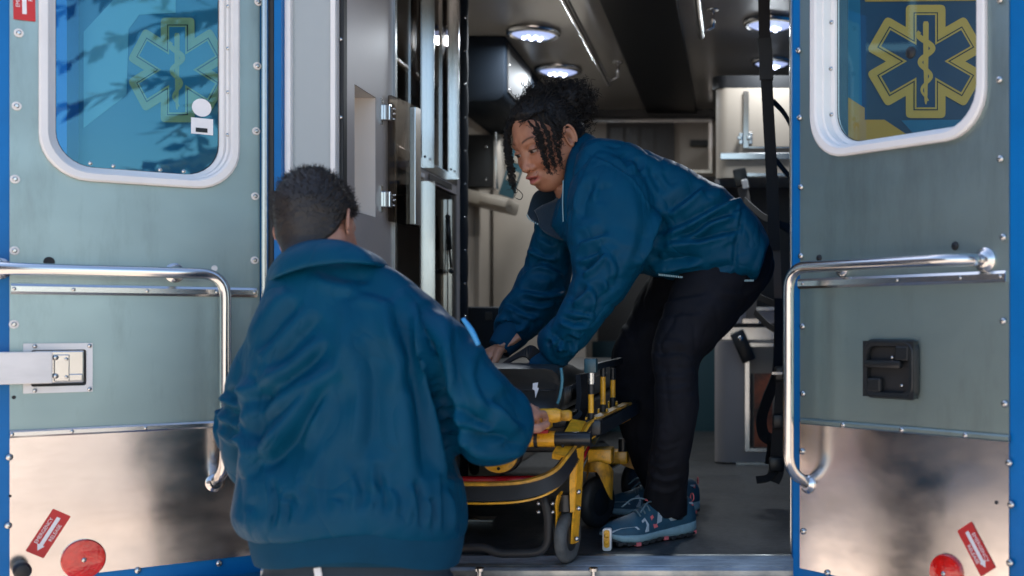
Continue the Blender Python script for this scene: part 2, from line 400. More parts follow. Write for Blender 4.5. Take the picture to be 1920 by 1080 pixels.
for k, (y, z, s, m) in enumerate(((3.40, 1.865, .11, 'cream_plastic'), (3.58, 1.865, .09, 'dark_navy_gloss'), (3.75, 1.865, .12, 'beige_laminate'), (3.45, 2.152, .10, 'cream_plastic'), (3.66, 2.152, .12, 'monitor_teal'), (3.5, 1.382, .13, 'cream_plastic'))):
    sb = obj('supply_box', box(WX-.30, WX-.13, y-.06, y+.06, z, z+s, .006), MAT[m], None, auto=40, off=(WX-.2, y, z))
    sb.location = (WX-.2, y, z); sb['category'] = 'box'
    sb['label'] = ['cream supply box at the near end of the upper cabinet', 'dark supply box in the middle of the upper cabinet floor', 'beige supply box at the far end of the upper cabinet',
                   'cream supply box on the high shelf of the side cabinet', 'teal supply box on the high shelf of the side cabinet', 'cream supply box on the lower shelf of the side cabinet'][k]
    sb['group'] = 'supply boxes in the side cabinet'
# frames
for (a0, a1, z0, z1, m) in ((3.168, 3.184, FZ+.001, CE-.003, 'polished_trim'), (3.184, 3.199, FZ+.001, CE-.003, 'aluminium'), (3.886, 3.93, FZ+.001, CE-.003, 'grey_laminate')):
    obj('cabinet_post', box(WX-.02, WX+(.006 if m == 'polished_trim' else .002), a0, a1, z0, z1), MAT[m], cab)
obj('cabinet_rail', box(WX-.02, WX+.004, 3.200, 3.885, 1.826, 1.858, .002), MAT['polished_trim'], cab)
obj('cabinet_rail', box(WX-.02, WX+.001, 3.200, 3.885, 1.796, 1.8255), MAT['grey_laminate'], cab)
obj('rail_tag', box(WX+.0042, WX+.006, 3.40, 3.47, 1.800, 1.812), MAT['white_print'], cab)
obj('rail_vent', box(WX+.0042, WX+.006, 3.52, 3.80, 1.803, 1.820), MAT['dark_cavity'], cab)
# sliding pulls: L sections hanging over the openings
def pull(px, z0, z1, wd):
    y = WX*F/(px-VX)
    o = obj('sliding_pull', join(box(WX+.001, WX+.005, y, y+wd, z0, z1), box(WX+.005, WX+.026, y+wd-.004, y+wd, z0, z1)), MAT['polished_trim'], cab)
    obj('pull_screw', sphere((WX+.006, y+wd*.5, z0+.03), (.003, .004, .004), 8, 6), MAT['black_rubber'], o)
pull(788, 1.835, CE-.01, .065); pull(839, 1.84, CE-.01, .055); pull(786, FZ+.05, 1.795, .085)
obj('sliding_pane', box(WX-.012, WX-.008, 3.50, 3.884, 1.862, CE-.01), MAT['smoked_acrylic'], cab)
obj('sliding_pane', box(WX-.018, WX-.014, 3.201, 3.56, 1.862, CE-.01), MAT['smoked_acrylic'], cab)
obj('lower_pane', box(WX-.012, WX-.008, 3.58, 3.884, FZ+.05, 1.79), MAT['smoked_acrylic'], cab)
obj('cabinet_track', box(WX-.006, WX+.006, 3.80, 3.835, FZ+.05, 1.77), MAT['polished_trim'], cab)
gs = obj('gas_strut', cyl((WX+.012, 3.725, 1.70), (WX+.012, 3.745, 1.60), .008, 10), MAT['black_plastic'], cab, True)
obj('strut_rod', join(cyl((WX+.012, 3.745, 1.60), (WX+.012, 3.765, 1.54), .004, 8), sphere((WX+.012, 3.767, 1.53), .009), sphere((WX+.012, 3.723, 1.705), .009)), MAT['black_rubber'], gs, True)
# small smoked door, slightly ajar, on two chrome hinges
sd = obj('smoked_door', xf(prism(rrect(0, .178, 0, .345, .008, 3), -.003, .003, 'y'), Matrix.Translation((WX+.012, 3.09, 1.632)) @ Matrix.Rotation(R(81), 4, 'Z')), MAT['smoked_acrylic'], AMB)
obj('door_pull', xf(box(.140, .178, -.012, .006, .0, .335, .002), Matrix.Translation((WX+.012, 3.09, 1.636)) @ Matrix.Rotation(R(81), 4, 'Z')), MAT['polished_trim'], sd)
for zc in (1.925, 1.69):
    hg = obj('hinge', join(box(WX, WX+.004, 3.050, 3.066, zc-.035, zc+.035), box(WX, WX+.022, 3.068, 3.085, zc-.022, zc+.022, .003), box(WX+.008, WX+.018, 3.085, 3.108, zc-.018, zc-.006, .002), box(WX+.008, WX+.018, 3.085, 3.108, zc+.006, zc+.018, .002)), MAT['chrome'], sd)
    for dz in (-.014, 0, .014):
        obj('screw', sphere((WX+.023, 3.096, zc+dz), (.006, .005, .004), 10, 6), MAT['chrome'], hg, True)
# padded corner post
def pad_post():
    rings = []; x, y = WX+.004, 3.955
    for i in range(200):
        z = FZ+.002+(CE-FZ-.01)*i/199
        ph = (z*1/.115) % 1; bul = .0035*math.sin(math.pi*ph)**.5
        rings.append([(x+(.016+bul)*math.cos(a)*1.0, y+(.026+bul)*math.sin(a), z) for a in [2*math.pi*k/18 for k in range(18)]])
    p = obj('padded_post', ringloft(rings, True, True), MAT['dark_navy_gloss'], AMB, True)
    k = math.ceil((FZ+.01)/.115)
    while k*.115 < CE-.02:
        obj('upholstery_button', sphere((x+.010, y-.014, k*.115), (.006, .006, .006), 10, 6), MAT['steel_bolt'], p, True); k += 1
pad_post()
obj('cabinet_end', box(-1.35, WX-.021, 3.90, 3.93, FZ+.001, CE-.003), MAT['beige_laminate'], AMB)
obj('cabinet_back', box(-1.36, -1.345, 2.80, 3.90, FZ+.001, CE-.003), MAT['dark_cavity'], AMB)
# ---- deeper left side
obj('inner_wall', box(-1.17, -1.15, 3.93, YB+.1, FZ+.001, CE-.002), MAT['beige_laminate'], AMB)
q0 = P(898, 400, 5.0)
obj('wall_step', box(-1.15, q0.x, 5.0, 5.03, FZ+.002, 2.05), MAT['beige_laminate'], AMB)
obj('inner_partition', box(q0.x, -.70, 5.3, 5.33, FZ+.002, 2.24), MAT['beige_laminate'], AMB)
def overhead():
    # rounded dark overhead locker, its end turned to the door
    xo, z0 = -.925, 2.245
    pts = [(-1.149, CE-.003), (xo, CE-.003)]
    r = .05
    pts += [(xo-r+r*math.cos(R(a)), z0+r+r*math.sin(R(a))) for a in (0, -20, -40, -60, -80, -90)]
    pts += [(-1.149, z0)]
    lk = obj('overhead_locker', prism(pts, 4.55, YB, 'y', .006), MAT['dark_navy_gloss'], AMB, auto=35)
    obj('locker_frame', join(box(xo+.001, xo+.006, 4.60, 4.63, z0+.05, CE-.02), box(xo+.001, xo+.006, 5.05, 5.08, z0+.05, CE-.02), box(xo+.001, xo+.006, 4.63, 5.05, z0+.05, z0+.075), box(xo+.001, xo+.006, 4.63, 5.05, CE-.045, CE-.02)), MAT['dark_cavity'], lk)
    obj('locker_window', box(xo+.001, xo+.003, 4.632, 5.048, z0+.077, CE-.047), MAT['dark_cavity'], lk)
    for z in (z0+.06, z0+.16): obj('locker_screw', sphere((xo+.006, 4.615, z), .006, 8, 6), MAT['steel_bolt'], lk, True)
overhead()
# monitor unit hanging on the inner wall
mo = thing('monitor_unit', 'dark boxy medical monitor on a cream wall bracket behind the woman', 'monitor', P(915, 385, 4.85))
ob_ = Vector(mo.location)
def pbox(px0, px1, py0, py1, y0, y1, bev=.004):
    a = P(px0, py1, y0); b = P(px1, py0, y0); return box(a.x, b.x, y0, y1, a.z, b.z, bev)
obj('housing', pbox(868, 926, 252, 350, 4.85, 4.98), MAT['black_plastic'], mo, auto=40, off=ob_)
obj('side_rail', pbox(925, 931, 248, 354, 4.82, 4.98, .003), MAT['polished_trim'], mo, auto=40, off=ob_)
obj('control_panel', xf(box(0, .065, 0, .02, 0, .26, .004), Matrix.Translation(P(934, 364, 4.86)) @ Matrix.Rotation(R(18), 4, 'Y')), MAT['monitor_teal'], mo, auto=40, off=ob_)
obj('card_slot', xf(box(.016, .050, -.004, -.0005, .15, .215), Matrix.Translation(P(934, 364, 4.86)) @ Matrix.Rotation(R(18), 4, 'Y')), MAT['cream_plastic'], mo, off=ob_)
obj('card_slot', xf(box(.012, .060, -.004, -.0005, .07, .115), Matrix.Translation(P(934, 364, 4.86)) @ Matrix.Rotation(R(18), 4, 'Y')), MAT['cream_plastic'], mo, off=ob_)
a = P(868, 352, 4.80)
obj('bracket', xf(box(0, .20, 0, .24, -.055, 0, .010), Matrix.Translation(a) @ Matrix.Rotation(R(13), 4, 'Y')), MAT['cream_plastic'], mo, auto=40, off=ob_)
obj('bracket_tray', xf(box(.085, .20, -.03, .1, -.045, -.012, .006), Matrix.Translation(a) @ Matrix.Rotation(R(13), 4, 'Y')), MAT['cream_plastic'], mo, auto=40, off=ob_)
for py in (275, 337): obj('screw', sphere(P(912, py, 4.848), .006, 8, 6), MAT['steel_bolt'], mo, True, off=ob_)
# black equipment case
a = P(872, 700, 4.2); b = P(936, 575, 4.2)
kc = thing('equipment_case', 'black hard equipment case on the ledge behind the padded post', 'case', ((a.x+b.x)/2, 4.28, a.z))
obj('case_shell', box(a.x, b.x, 4.2, 4.40, a.z, b.z, .012), MAT['dark_navy_gloss'], kc, auto=40, off=kc.location)
obj('case_latch', box(b.x-.05, b.x-.025, 4.192, 4.1995, b.z-.05, b.z-.02, .002), MAT['black_plastic'], kc, off=kc.location)
obj('ledge', box(-1.15, -.86, 4.0, 4.99, FZ+.001, a.z-.001, .01), MAT['beige_laminate'], AMB, auto=40)
# ---- front bulkhead
bk = obj('front_bulkhead', box(-1.15, .69, YB+.02, YB+.05, FZ+.001, CE-.003), MAT['beige_laminate'], AMB)
def bp(name, px0, px1, py0, py1, y, d, m, par=bk, bev=0):
    a = P(px0, py1, y); b = P(px1, py0, y); return obj(name, box(a.x, b.x, y, y+d, a.z, b.z, bev), MAT[m], par)
bp('header_pad', 1080, 1345, 192, 222, 6.12, .08, 'ceiling_dark', bk, .008)
bp('cabinet_frame', 1112, 1335, 224, 229, 6.185, .03, 'polished_trim'); bp('cabinet_frame', 1329, 1335, 230, 318, 6.185, .03, 'polished_trim'); bp('cabinet_frame', 1180, 1335, 319, 324, 6.185, .03, 'polished_trim')
gr = bp('heater_grille', 1137, 1264, 229, 345, 6.15, .03, 'dark_cavity')
for k in range(4):
    for j in range(5): bp('grille_slat', 1146+k*29+j*4.4, 1148.6+k*29+j*4.4, 240, 335, 6.141, .008, 'black_plastic', gr)
bp('bulkhead_latch', 1294, 1327, 262, 274, 6.175, .02, 'black_rubber', bk, .004)
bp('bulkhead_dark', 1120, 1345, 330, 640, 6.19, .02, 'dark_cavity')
bp('walkway_skirt', 1110, 1345, 640, 868, 5.9, .02, 'monitor_teal')
bp('skirt_trim', 1110, 1345, 826, 834, 5.885, .014, 'polished_trim')
# ---- right hand cabinet column
YR = 4.51
def column(z0, z1, x0, name, m, r=.05):
    pts = [(.69, YR), (x0+r, YR)]+[(x0+r-r*math.sin(R(a)), YR+r-r*math.cos(R(a))) for a in (15, 30, 45, 60, 75, 90)]+[(x0, YB), (.69, YB)]
    return obj(name, prism(pts, z0, z1, 'z'), MAT[m], AMB, auto=35)
zt = P(0, 165, YR).z
column(P(0, 868, YR).z+.002, P(0, 640, YR).z, -.085, 'side_cabinet', 'grey_laminate')
column(P(0, 333, YR).z, zt, -.08, 'side_cabinet', 'beige_laminate')
column(zt+.001, zt+.05, -.095, 'cabinet_top_pad', 'ceiling_dark', .06)
def rp(name, px0, px1, py0, py1, d0, d1, m, bev=0, par=AMB):
    a = P(px0, py1, YR); b = P(px1, py0, YR); return obj(name, box(a.x, b.x, YR-d1, YR-d0, a.z, b.z, bev), MAT[m], par)
rp('cabinet_band', 1350, 1700, 287, 300, .001, .012, 'polished_trim', .003)
rp('cabinet_edge', 1378, 1700, 325, 331, .001, .010, 'polished_trim')
rp('cabinet_door', 1404, 1700, 175, 275, .001, .008, 'beige_laminate'); rp('door_edge', 1394, 1403.5, 172, 278, .001, .012, 'polished_trim'); rp('door_edge', 1404, 1700, 275.5, 279, .001, .012, 'polished_trim')
for px in (1389, 1407):
    rp('cabinet_latch', px-4, px+4, 250, 272, .0125, .022, 'chrome', .003); rp('latch_knob', px-7, px+2, 257, 264, .0225, .03, 'chrome', .003)
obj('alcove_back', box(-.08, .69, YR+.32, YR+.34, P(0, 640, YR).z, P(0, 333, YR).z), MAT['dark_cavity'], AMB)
obj('alcove_side', box(-.085, -.065, YR+.05, YR+.31, P(0, 640, YR).z, P(0, 333, YR).z), MAT['grey_laminate'], AMB)
rp('counter_edge', 1352, 1700, 613, 638, .001, .014, 'polished_trim', .003); rp('shelf_edge', 1372, 1700, 575, 582, -.08, -.06, 'polished_trim'); rp('shelf_face', 1372, 1700, 583, 606, -.08, -.07, 'grey_laminate')
rp('locker_frame', 1400, 1700, 643, 650, .001, .014, 'polished_trim'); rp('locker_frame', 1397, 1405, 651, 846, .001, .014, 'polished_trim'); rp('locker_frame', 1406, 1700, 840, 846, .001, .014, 'polished_trim')
rp('locker_face', 1406, 1700, 651, 839, .001, .004, 'cream_plastic'); rp('locker_shade', 1406, 1412, 700, 838, .0045, .006, 'dark_cavity')
rp('locker_window', 1414, 1448, 700, 838, .005, .010, 'copper_box')
rp('kick_trim', 1380, 1700, 866, 871, .001, .02, 'polished_trim')
# ---- rear doors
class Door:
    def __init__(s, o, f, right, label):
        s.O = Vector((o[0], o[1], 0)); d = Vector((f[0]-o[0], f[1]-o[1], 0)).normalized()
        s.xl = d if right else -d; s.yl = Vector((0,0,1)).cross(s.xl); s.right = right
        s.ang = math.atan2(s.xl.y, s.xl.x); s.label = label
    def at(s, px, py, d=0.0):
        kx = (px-VX)/F
        y = (d+s.O.x*s.yl.x+s.O.y*s.yl.y)/(kx*s.yl.x+s.yl.y)
        p = Vector((kx*y, y, CZ+(VY-py)*y/F)); q = p-s.O
        return q.dot(s.xl), p.z
def plate_hole(x0, x1, z0, z1, hole, y0, y1):
    """plate with a rounded window: hole=(hx0,hx1,hz0,hz1,r)"""
    n = 6; inn = rrect(*hole, n); hx0, hx1, hz0, hz1, r = hole; out = []
    cs = [((x1, hz1-r), (x1, z1), (hx1-r, z1)), ((hx0+r, z1), (x0, z1), (x0, hz1-r)), ((x0, hz0+r), (x0, z0), (hx0+r, z0)), ((hx1-r, z0), (x1, z0), (x1, hz0+r))]
    for a, c, b in cs:
        for i in range(n+1):
            t = i/n
            p, q, u = (a, c, t*2) if t <= .5 else (c, b, t*2-1)
            out.append((p[0]+(q[0]-p[0])*u, p[1]+(q[1]-p[1])*u))
    rings = [[(p[0], y0, p[1]) for p in out], [(p[0], y0, p[1]) for p in inn], [(p[0], y1, p[1]) for p in inn], [(p[0], y1, p[1]) for p in out], [(p[0], y0, p[1]) for p in out]]
    V, Fc = ringloft(rings)
    bm = bmesh.new(); vs = [bm.verts.new(v) for v in V]
    for f in Fc: bm.faces.new([vs[i] for i in f])
    bmesh.ops.remove_doubles(bm, verts=bm.verts[:], dist=1e-5); bmesh.ops.recalc_face_normals(bm, faces=bm.faces[:])
    return from_bm(bm)
def star_poly(w_, r_, sx=1.0):
    out = []
    for k in range(6):
        a = R(90-60*k)
        ax, az = math.cos(a), math.sin(a); bx, bz = az, -ax
        out.append((ax*r_-bx*w_, az*r_-bz*w_)); out.append((ax*r_+bx*w_, az*r_+bz*w_))
        b = a-R(30); out.append((math.cos(b)*2*w_, math.sin(b)*2*w_))
    return [(x*sx, z) for x, z in out]
def soften(poly, r, n=4):
    m = len(poly); out = []
    for i in range(m):
        a, b, c = Vector(poly[i-1]), Vector(poly[i]), Vector(poly[(i+1) % m])
        u, v = a-b, c-b; rr = min(r, u.length*.45, v.length*.45)
        if i % 3 == 2: out.append(tuple(b)); continue
        p0, p1 = b+u.normalized()*rr, b+v.normalized()*rr
        for k in range(n+1):
            t = k/n; out.append(tuple((1-t)**2*p0+2*t*(1-t)*b+t*t*p1))
    return out
def ribbon(pts, wd, y0, y1):
    L, Rr = [], []
    pts = [Vector((p[0], p[1])) for p in pts]
    for i in range(len(pts)):
        t = (pts[min(i+1, len(pts)-1)]-pts[max(i-1, 0)]).normalized(); n = Vector((-t.y, t.x)); wv = wd[i] if hasattr(wd, '__len__') else wd
        L.append(pts[i]+n*wv/2); Rr.append(pts[i]-n*wv/2)
    V = []; Fc = []
    for i in range(len(pts)):
        V += [(L[i].x, y0, L[i].y), (Rr[i].x, y0, Rr[i].y), (Rr[i].x, y1, Rr[i].y), (L[i].x, y1, L[i].y)]
    for i in range(len(pts)-1):
        b = i*4
        for j in range(4): Fc.append((b+j, b+(j+1) % 4, b+4+(j+1) % 4, b+4+j))
    return V, Fc
def star_decal(parent, cx, cz, rad, sx, y, gold, navy):
    M = Matrix.Translation((cx, 0, cz)); w_ = rad*.35
    st = obj('star_of_life', xf(prism(soften(star_poly(w_, rad, sx), rad*.09), y+.004, y+.0045), M), gold, parent, label='six-armed medical star with gold outline and snake staff')
    obj('star_outline', xf(prism(star_poly(w_-rad*.135, rad-rad*.135, sx), y+.003, y+.0035), M), MAT['dark_line'], parent)
    obj('star_inline', xf(prism(star_poly(w_-rad*.155, rad-rad*.155, sx), y+.0022, y+.0027), M), gold, parent)
    obj('star_field', xf(prism(star_poly(w_-rad*.185, rad-rad*.185, sx), y+.0014, y+.0019), M), navy, parent)
    obj('staff', xf(ribbon([(0, .70*rad), (0, .66*rad), (0, 0), (0, -.70*rad), (0, -.76*rad)], [.07*rad, .10*rad, .085*rad, .05*rad, .02*rad], y+.0006, y+.0010), M), gold, parent)
    sn = []; wd = []
    for i in range(60):
        t = i/59; z = .52-1.22*t
        amp = .14*(1-t*.55)
        sn.append((-amp*rad*sx*math.sin(t*3.1*2*math.pi*.8+.9), z*rad)); wd.append(rad*(.10 if t > .06 else .07)*(1-.75*t**2))
    obj('snake', xf(ribbon(sn, wd, y+.0001, y+.0005), M), gold, parent)
screw_me = None
def make_screws():
    global screw_me, dome_me
    V, Fc = join(lathe([(.0092, 0), (.0092, -.0016), (.0075, -.0022)], 18), lathe([(.0048, -.0022), (.0048, -.0036), (.0030, -.0052)], 12))
    screw_me = mesh('washer_screw', V, Fc, None, mats=[MAT['white_plate'], MAT['steel_bolt']], mi=[0 if i < 38 else 1 for i in range(len(Fc))])
    V, Fc = lathe([(.0075, 0), (.0075, -.002), (.0062, -.0045), (.003, -.006)], 14)
    dome_me = mesh('dome_screw', V, Fc, MAT['steel_bolt'], True)
make_screws()
def sticker(D, par, px, py, ang, L, W, flip):
    cx, cz = D.at(px, py); M = Matrix.Translation((cx, -.0022, cz)) @ Matrix.Rotation(-ang, 4, 'Y')
    st = obj('release_sticker', xf(prism(rrect(-L/2, L/2, -W/2, W/2, .002, 2), -.0006, .0006), M), MAT['red_sticker'], par, label='red sticker with white arrow reading EMERGENCY RELEASE')
    s = -1 if not flip else 1
    ar = [(s*L*.40, 0), (s*L*.27, W*.20), (s*L*.27, W*.10), (-s*L*.38, W*.10), (-s*L*.38, -W*.10), (s*L*.27, -W*.10), (s*L*.27, -W*.20)]
    obj('arrow', xf(prism(ar, -.0014, -.0008), M), MAT['white_print'], par)
    MT = M @ Matrix.Translation((0, -.0012, 0)) @ Matrix.Rotation(R(90), 4, 'X')
    text('EMERGENCY', W*.27, MAT['white_print'], par, MT @ Matrix.Translation((.02*L, W*.285, 0)), ext=.0002)
    text('RELEASE', W*.27, MAT['white_print'], par, MT @ Matrix.Translation((.06*L, -W*.285, 0)), ext=.0002)
def flange(par, x, z, r=.021):
    f = obj('rail_flange', lathe([(r, -.0005), (r, -.004), (r*.75, -.008), (r*.6, -.012)], 22, 'y', (x, 0, z)), MAT['chrome'], par, auto=50)
    for dz in (-r*.72, r*.72): obj('screw', sphere((x, -.006, z+dz), (.0035, .003, .0035), 8, 6), MAT['steel_bolt'], par, True)
def build_door(D, pl, pr, win, star, label):
    x0, _ = D.at(pl, 500); x1, _ = D.at(pr, 500)
    root = bpy.data.objects.new('x', None); bpy.data.objects.remove(root)
    ZB, ZT = FZ-.035, 2.52
    hx0, hz0 = D.at(win[0], win[2]); hx1, _ = D.at(win[1], win[2]); hz1 = 2.36
    hole = (hx0+.020, hx1-.020, hz0+.020, hz1, .075)
    fr = obj('rear_door', plate_hole(x0-(.05 if not D.right else .024), x1+(.026 if not D.right else .05), ZB, ZT, hole, .003, .06), MAT['blue_paint'], AMB, label=label)
    fr.location = D.O; fr.rotation_euler = (0, 0, D.ang)
    z_kick = D.at((pl+pr)/2, 803 if not D.right else 806)[1]
    obj('upper_panel', plate_hole(x0, x1, z_kick+.002, ZT-.04, hole, 0, .0028), MAT['aluminium'], fr)
    obj('kick_panel', box(x0, x1, -.001, .0027, ZB+.042, z_kick), MAT['stainless'], fr)
    # window trim: stepped ring
    rings = []
    for ins, y in ((0, -.0005), (0, -.010), (.004, -.013), (.016, -.013), (.020, -.009), (.022, .006), (.026, .008), (.027, .030), (.035, .034), (.036, .047)):
        rings.append([(p[0], y, p[1]) for p in rrect(hx0+ins, hx1-ins, hz0+ins, hz1+.02-ins, .095-ins*.6, 8)])
    obj('window_trim', ringloft(rings), MAT['white_trim'], fr, auto=30)
    gx0, gx1, gz0, gz1 = hx0+.034, hx1-.034, hz0+.034, hz1-.014
    obj('window_glass', prism(rrect(gx0, gx1, gz0, gz1, .073, 6), .042, .044), MAT['window_glass'], fr)
    obj('window_seal', ringloft([[(p[0], y, p[1]) for p in rrect(gx0-.0015+i, gx1+.0015-i, gz0-.0015+i, gz1+.0015-i, .074, 8)] for i, y in ((0, .0415), (.004, .0405), (.0045, .0418))]), MAT['black_rubber'], fr)
    return fr, (x0, x1, hx0, hx1, hz0, hz1, gx0, gx1, gz0, gz1, z_kick, ZB, ZT)
def strip(D, par, p0, p1, name, m, hgt, d=.009):
    x0, z0 = D.at(*p0); x1, z1 = D.at(*p1); z = (z0+z1)/2
    return obj(name, prism([(-.001, z-hgt/2), (-d*.6, z-hgt/2), (-d, z-hgt*.25), (-d, z+hgt*.25), (-d*.6, z+hgt/2), (-.001, z+hgt/2)], x0, x1, 'x'), MAT[m], par), z
def screws(D, par, pts, me, name='screw', d=0):
    for px, py in pts:
        x, z = D.at(px, py); inst(name, me, par, (x, d-.0012, z), (0, random.random()*3, 0))
# --- left door
DL = Door((-1.1304, 2.70), (-1.5325, 2.40), False, '')
dl, g = build_door(DL, 18, 487, (72, 448, 334), None, 'left rear door with brushed aluminium lining and bright stainless kick plate')
x0, x1, hx0, hx1, hz0, hz1, gx0, gx1, gz0, gz1, zk, ZB, ZT = g
YW = Y0+.05   # rear face of the body corners: the livery there is seen through the door glass
def wpoly(pts): return [(P(px, py, YW).x, P(px, py, YW).z) for px, py in pts]
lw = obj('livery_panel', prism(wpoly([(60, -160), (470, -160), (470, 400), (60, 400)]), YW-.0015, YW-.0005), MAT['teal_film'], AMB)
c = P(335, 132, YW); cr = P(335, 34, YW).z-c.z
star_decal(lw, c.x, c.z, cr, .92, YW-.009, MAT['gold_reflect_wash'], MAT['teal_film'])
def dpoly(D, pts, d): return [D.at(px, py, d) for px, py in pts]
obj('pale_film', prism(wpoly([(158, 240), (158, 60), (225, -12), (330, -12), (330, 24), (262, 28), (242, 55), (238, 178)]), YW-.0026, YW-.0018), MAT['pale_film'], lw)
a = dpoly(DL, [(358, 220), (399, 254)], .043)
obj('inspection_tag', box(a[0][0], a[1][0], .0405, .0418, a[1][1], a[0][1]), MAT['white_print'], dl)
b = dpoly(DL, [(367, 239), (389, 249)], .04)
obj('tag_number', box(b[0][0], b[1][0], .0395, .0403, b[1][1], b[0][1]), MAT['dark_line'], dl)
c = DL.at(378, 202, .042)
obj('round_tag', lathe([(.021, .0418), (.021, .0405)], 28, 'y', (c[0], 0, c[1])), MAT['white_print'], dl)
screws(DL, dl, [(35, 62), (31, 199), (28, 336), (27, 470), (26, 608), (484, 4), (482, 124), (480, 246), (478, 368), (477, 488), (35, -75)], screw_me, 'washer_screw')
screws(DL, dl, [(17, 857), (15, 985), (258, 1069), (410, 1056)], dome_me, 'dome_screw')
for px, py in ((428, 12), (428, 91), (428, 173), (427, 253), (167, 308), (210, 313), (297, 320), (341, 323)):
    x, z = DL.at(px, py, .007); inst('trim_screw', dome_me, dl, (x, .007 if px > 400 else -.012, z), None, (.6, .6, .6))
s1, z1 = strip(DL, dl, (20, 540), (482, 550), 'rub_strip', 'polished_trim', .022)
s2, z2 = strip(DL, dl, (18, 804), (478, 801), 'rub_strip', 'polished_trim', .016)
for px in (26, 137, 275, 405, 476): inst('strip_screw', dome_me, dl, (DL.at(px, 545)[0], -.0085, z1), None, (.55, .5, .55))
for px in (22, 134, 272, 402): inst('strip_screw', dome_me, dl, (DL.at(px, 803)[0], -.0085, z2), None, (.55, .5, .55))
for px, py, r in ((92, 491, .011), (26, 745, .004), (19, 930, .003), (402, 503, .007)):
    x, z = DL.at(px, py); obj('plug_hole', lathe([(r, -.0008), (r*.8, -.0016), (r*.5, -.0012)], 14, 'y', (x, 0, z)), MAT['black_rubber'] if px != 402 else MAT['white_plate'], dl)
off = -.062
def rail_pts(D, pts, d): return [Vector((D.at(px, py, d)[0], d, D.at(px, py, d)[1])) for px, py in pts]
zr = DL.at(240, 509, off)[1]
xa = DL.at(-40, 509, off)[0]; xb = DL.at(423, 517, off)[0]; zlow = DL.at(418, 880, off)[1]
fx, fz = DL.at(403, 905)
path = fillet([(xa, off, zr), (xb, off, zr), (xb, off, zlow), (fx, -.001, fz)], [0, .055, .04, 0], 8)
obj('grab_rail', tube(path, .0125, 16), MAT['chrome'], dl, True)
flange(dl, fx, fz)
for px in (0, 327):
    x = DL.at(px, 515, 0)[0]; flange(dl, x, zr+.002, .022)
    obj('rail_post', cyl((x, -.004, zr), (x, off, zr), .008), MAT['chrome'], dl, True)
# hold-open latch plate and arm
a = DL.at(43, 738); b = DL.at(173, 643)
lp = obj('latch_plate', plate_hole(a[0], b[0], a[1], b[1], (a[0]+.014, b[0]-.012, a[1]+.014, b[1]-.014, .005), -.006, -.001), MAT['white_trim'], dl, auto=40)
obj('latch_recess', box(a[0]+.012, b[0]-.010, -.0008, .0, a[1]+.012, b[1]-.012), MAT['black_rubber'], dl)
obj('latch_body', join(box(a[0]+.02, b[0]-.017, -.012, -.002, a[1]+.020, b[1]-.016, .003), box(b[0]-.055, b[0]-.020, -.016, -.011, a[1]+.024, a[1]+.040, .002), box(a[0]+.055, b[0]-.045, -.018, -.011, a[1]+.024, b[1]-.024, .002)), MAT['chrome'], dl)
for u in (.016, .118):
    for wv in (a[1]+.006, b[1]-.006): inst('plate_screw', dome_me, dl, (a[0]+u+.005, -.006, wv), None, (.6, .6, .6))
for wv in (a[1]+.034, b[1]-.034): inst('latch_rivet', dome_me, dl, (a[0]+.078, -.018, wv), None, (.5, .5, .5))
c0 = DL.at(-60, 688)[0]; c1 = DL.at(96, 688)[0]; zc = DL.at(60, 688)[1]
obj('hold_open_arm', box(c0, c1, -.026, -.019, zc-.035, zc+.033, .002), MAT['white_plate'], dl)
for dz in (-.02, .02): inst('arm_bolt', dome_me, dl, (c1+.006, -.018, zc+dz), None, (.8, .8, .8))
# reflector, sticker, bumper stop
def reflector(D, par, px, py, r):
    x, z = D.at(px, py)
    obj('reflector', lathe([(r*.99, -.001), (r, -.006), (r*.95, -.010), (r*.5, -.012), (.004, -.0125)], 36, 'y', (x, 0, z)), MAT['reflector_red'], par, auto=40, label='round red reflector')
    inst('reflector_screw', dome_me, par, (x, -.0122, z), None, (.7, .7, .7))
reflector(DL, dl, 156, 1048, .0435)
v0 = Vector(DL.at(64.5, 1039)); v1 = Vector(DL.at(116, 960))
sticker(DL, dl, 90.5, 1000, math.atan2(v1.y-v0.y, v1.x-v0.x), (v1-v0).length, .0385, False)
sticker(DL, dl, 45, -10, R(91), .11, .040, True)
x, z = DL.at(38, 1063)
obj('rubber_stop', lathe([(.015, -.001), (.015, -.030), (.017, -.034), (.017, -.052), (.013, -.058), (.004, -.060)], 20, 'y', (x, 0, z)), MAT['black_rubber'], dl, auto=40)
# --- right door
DR = Door((.1432, 2.546), (.510, 2.154), True, '')
dr, g = build_door(DR, 1500, 1892, (1524, 1852, 302), None, 'right rear door with aluminium lining, grab rail and dark stainless kick plate')
x0, x1, hx0, hx1, hz0, hz1, gx0, gx1, gz0, gz1, zk, ZB, ZT = g
rw = obj('livery_panel', prism(wpoly([(1560, -160), (1905, -160), (1905, 400), (1560, 400)]), YW-.0015, YW-.0005), MAT['navy_film'], AMB)
c = P(1735, 116, YW); cr = P(1735, 10, YW).z-c.z
star_decal(rw, c.x, c.z, cr, 1.0, YW-.009, MAT['gold'], MAT['navy_film'])
obj('yellow_film', prism(wpoly([(1590, 183), (1621, 203), (1621, 225), (1658, 225), (1735, 276), (1735, 300), (1590, 300)]), YW-.0044, YW-.0036), MAT['mustard_film'], rw)
obj('yellow_film', prism(wpoly([(1622, 4), (1845, 2), (1845, -30), (1610, -30)]), YW-.0044, YW-.0036), MAT['mustard_film'], rw)
obj('teal_film', prism(wpoly([(1690, 226), (1850, 224), (1850, 300), (1735, 300), (1735, 276)]), YW-.0026, YW-.0018), MAT['teal_film'], rw)
obj('teal_film', prism(wpoly([(1590, 183), (1590, -40), (1612, -40), (1616, 200)]), YW-.0026, YW-.0018), MAT['teal_film'], rw)
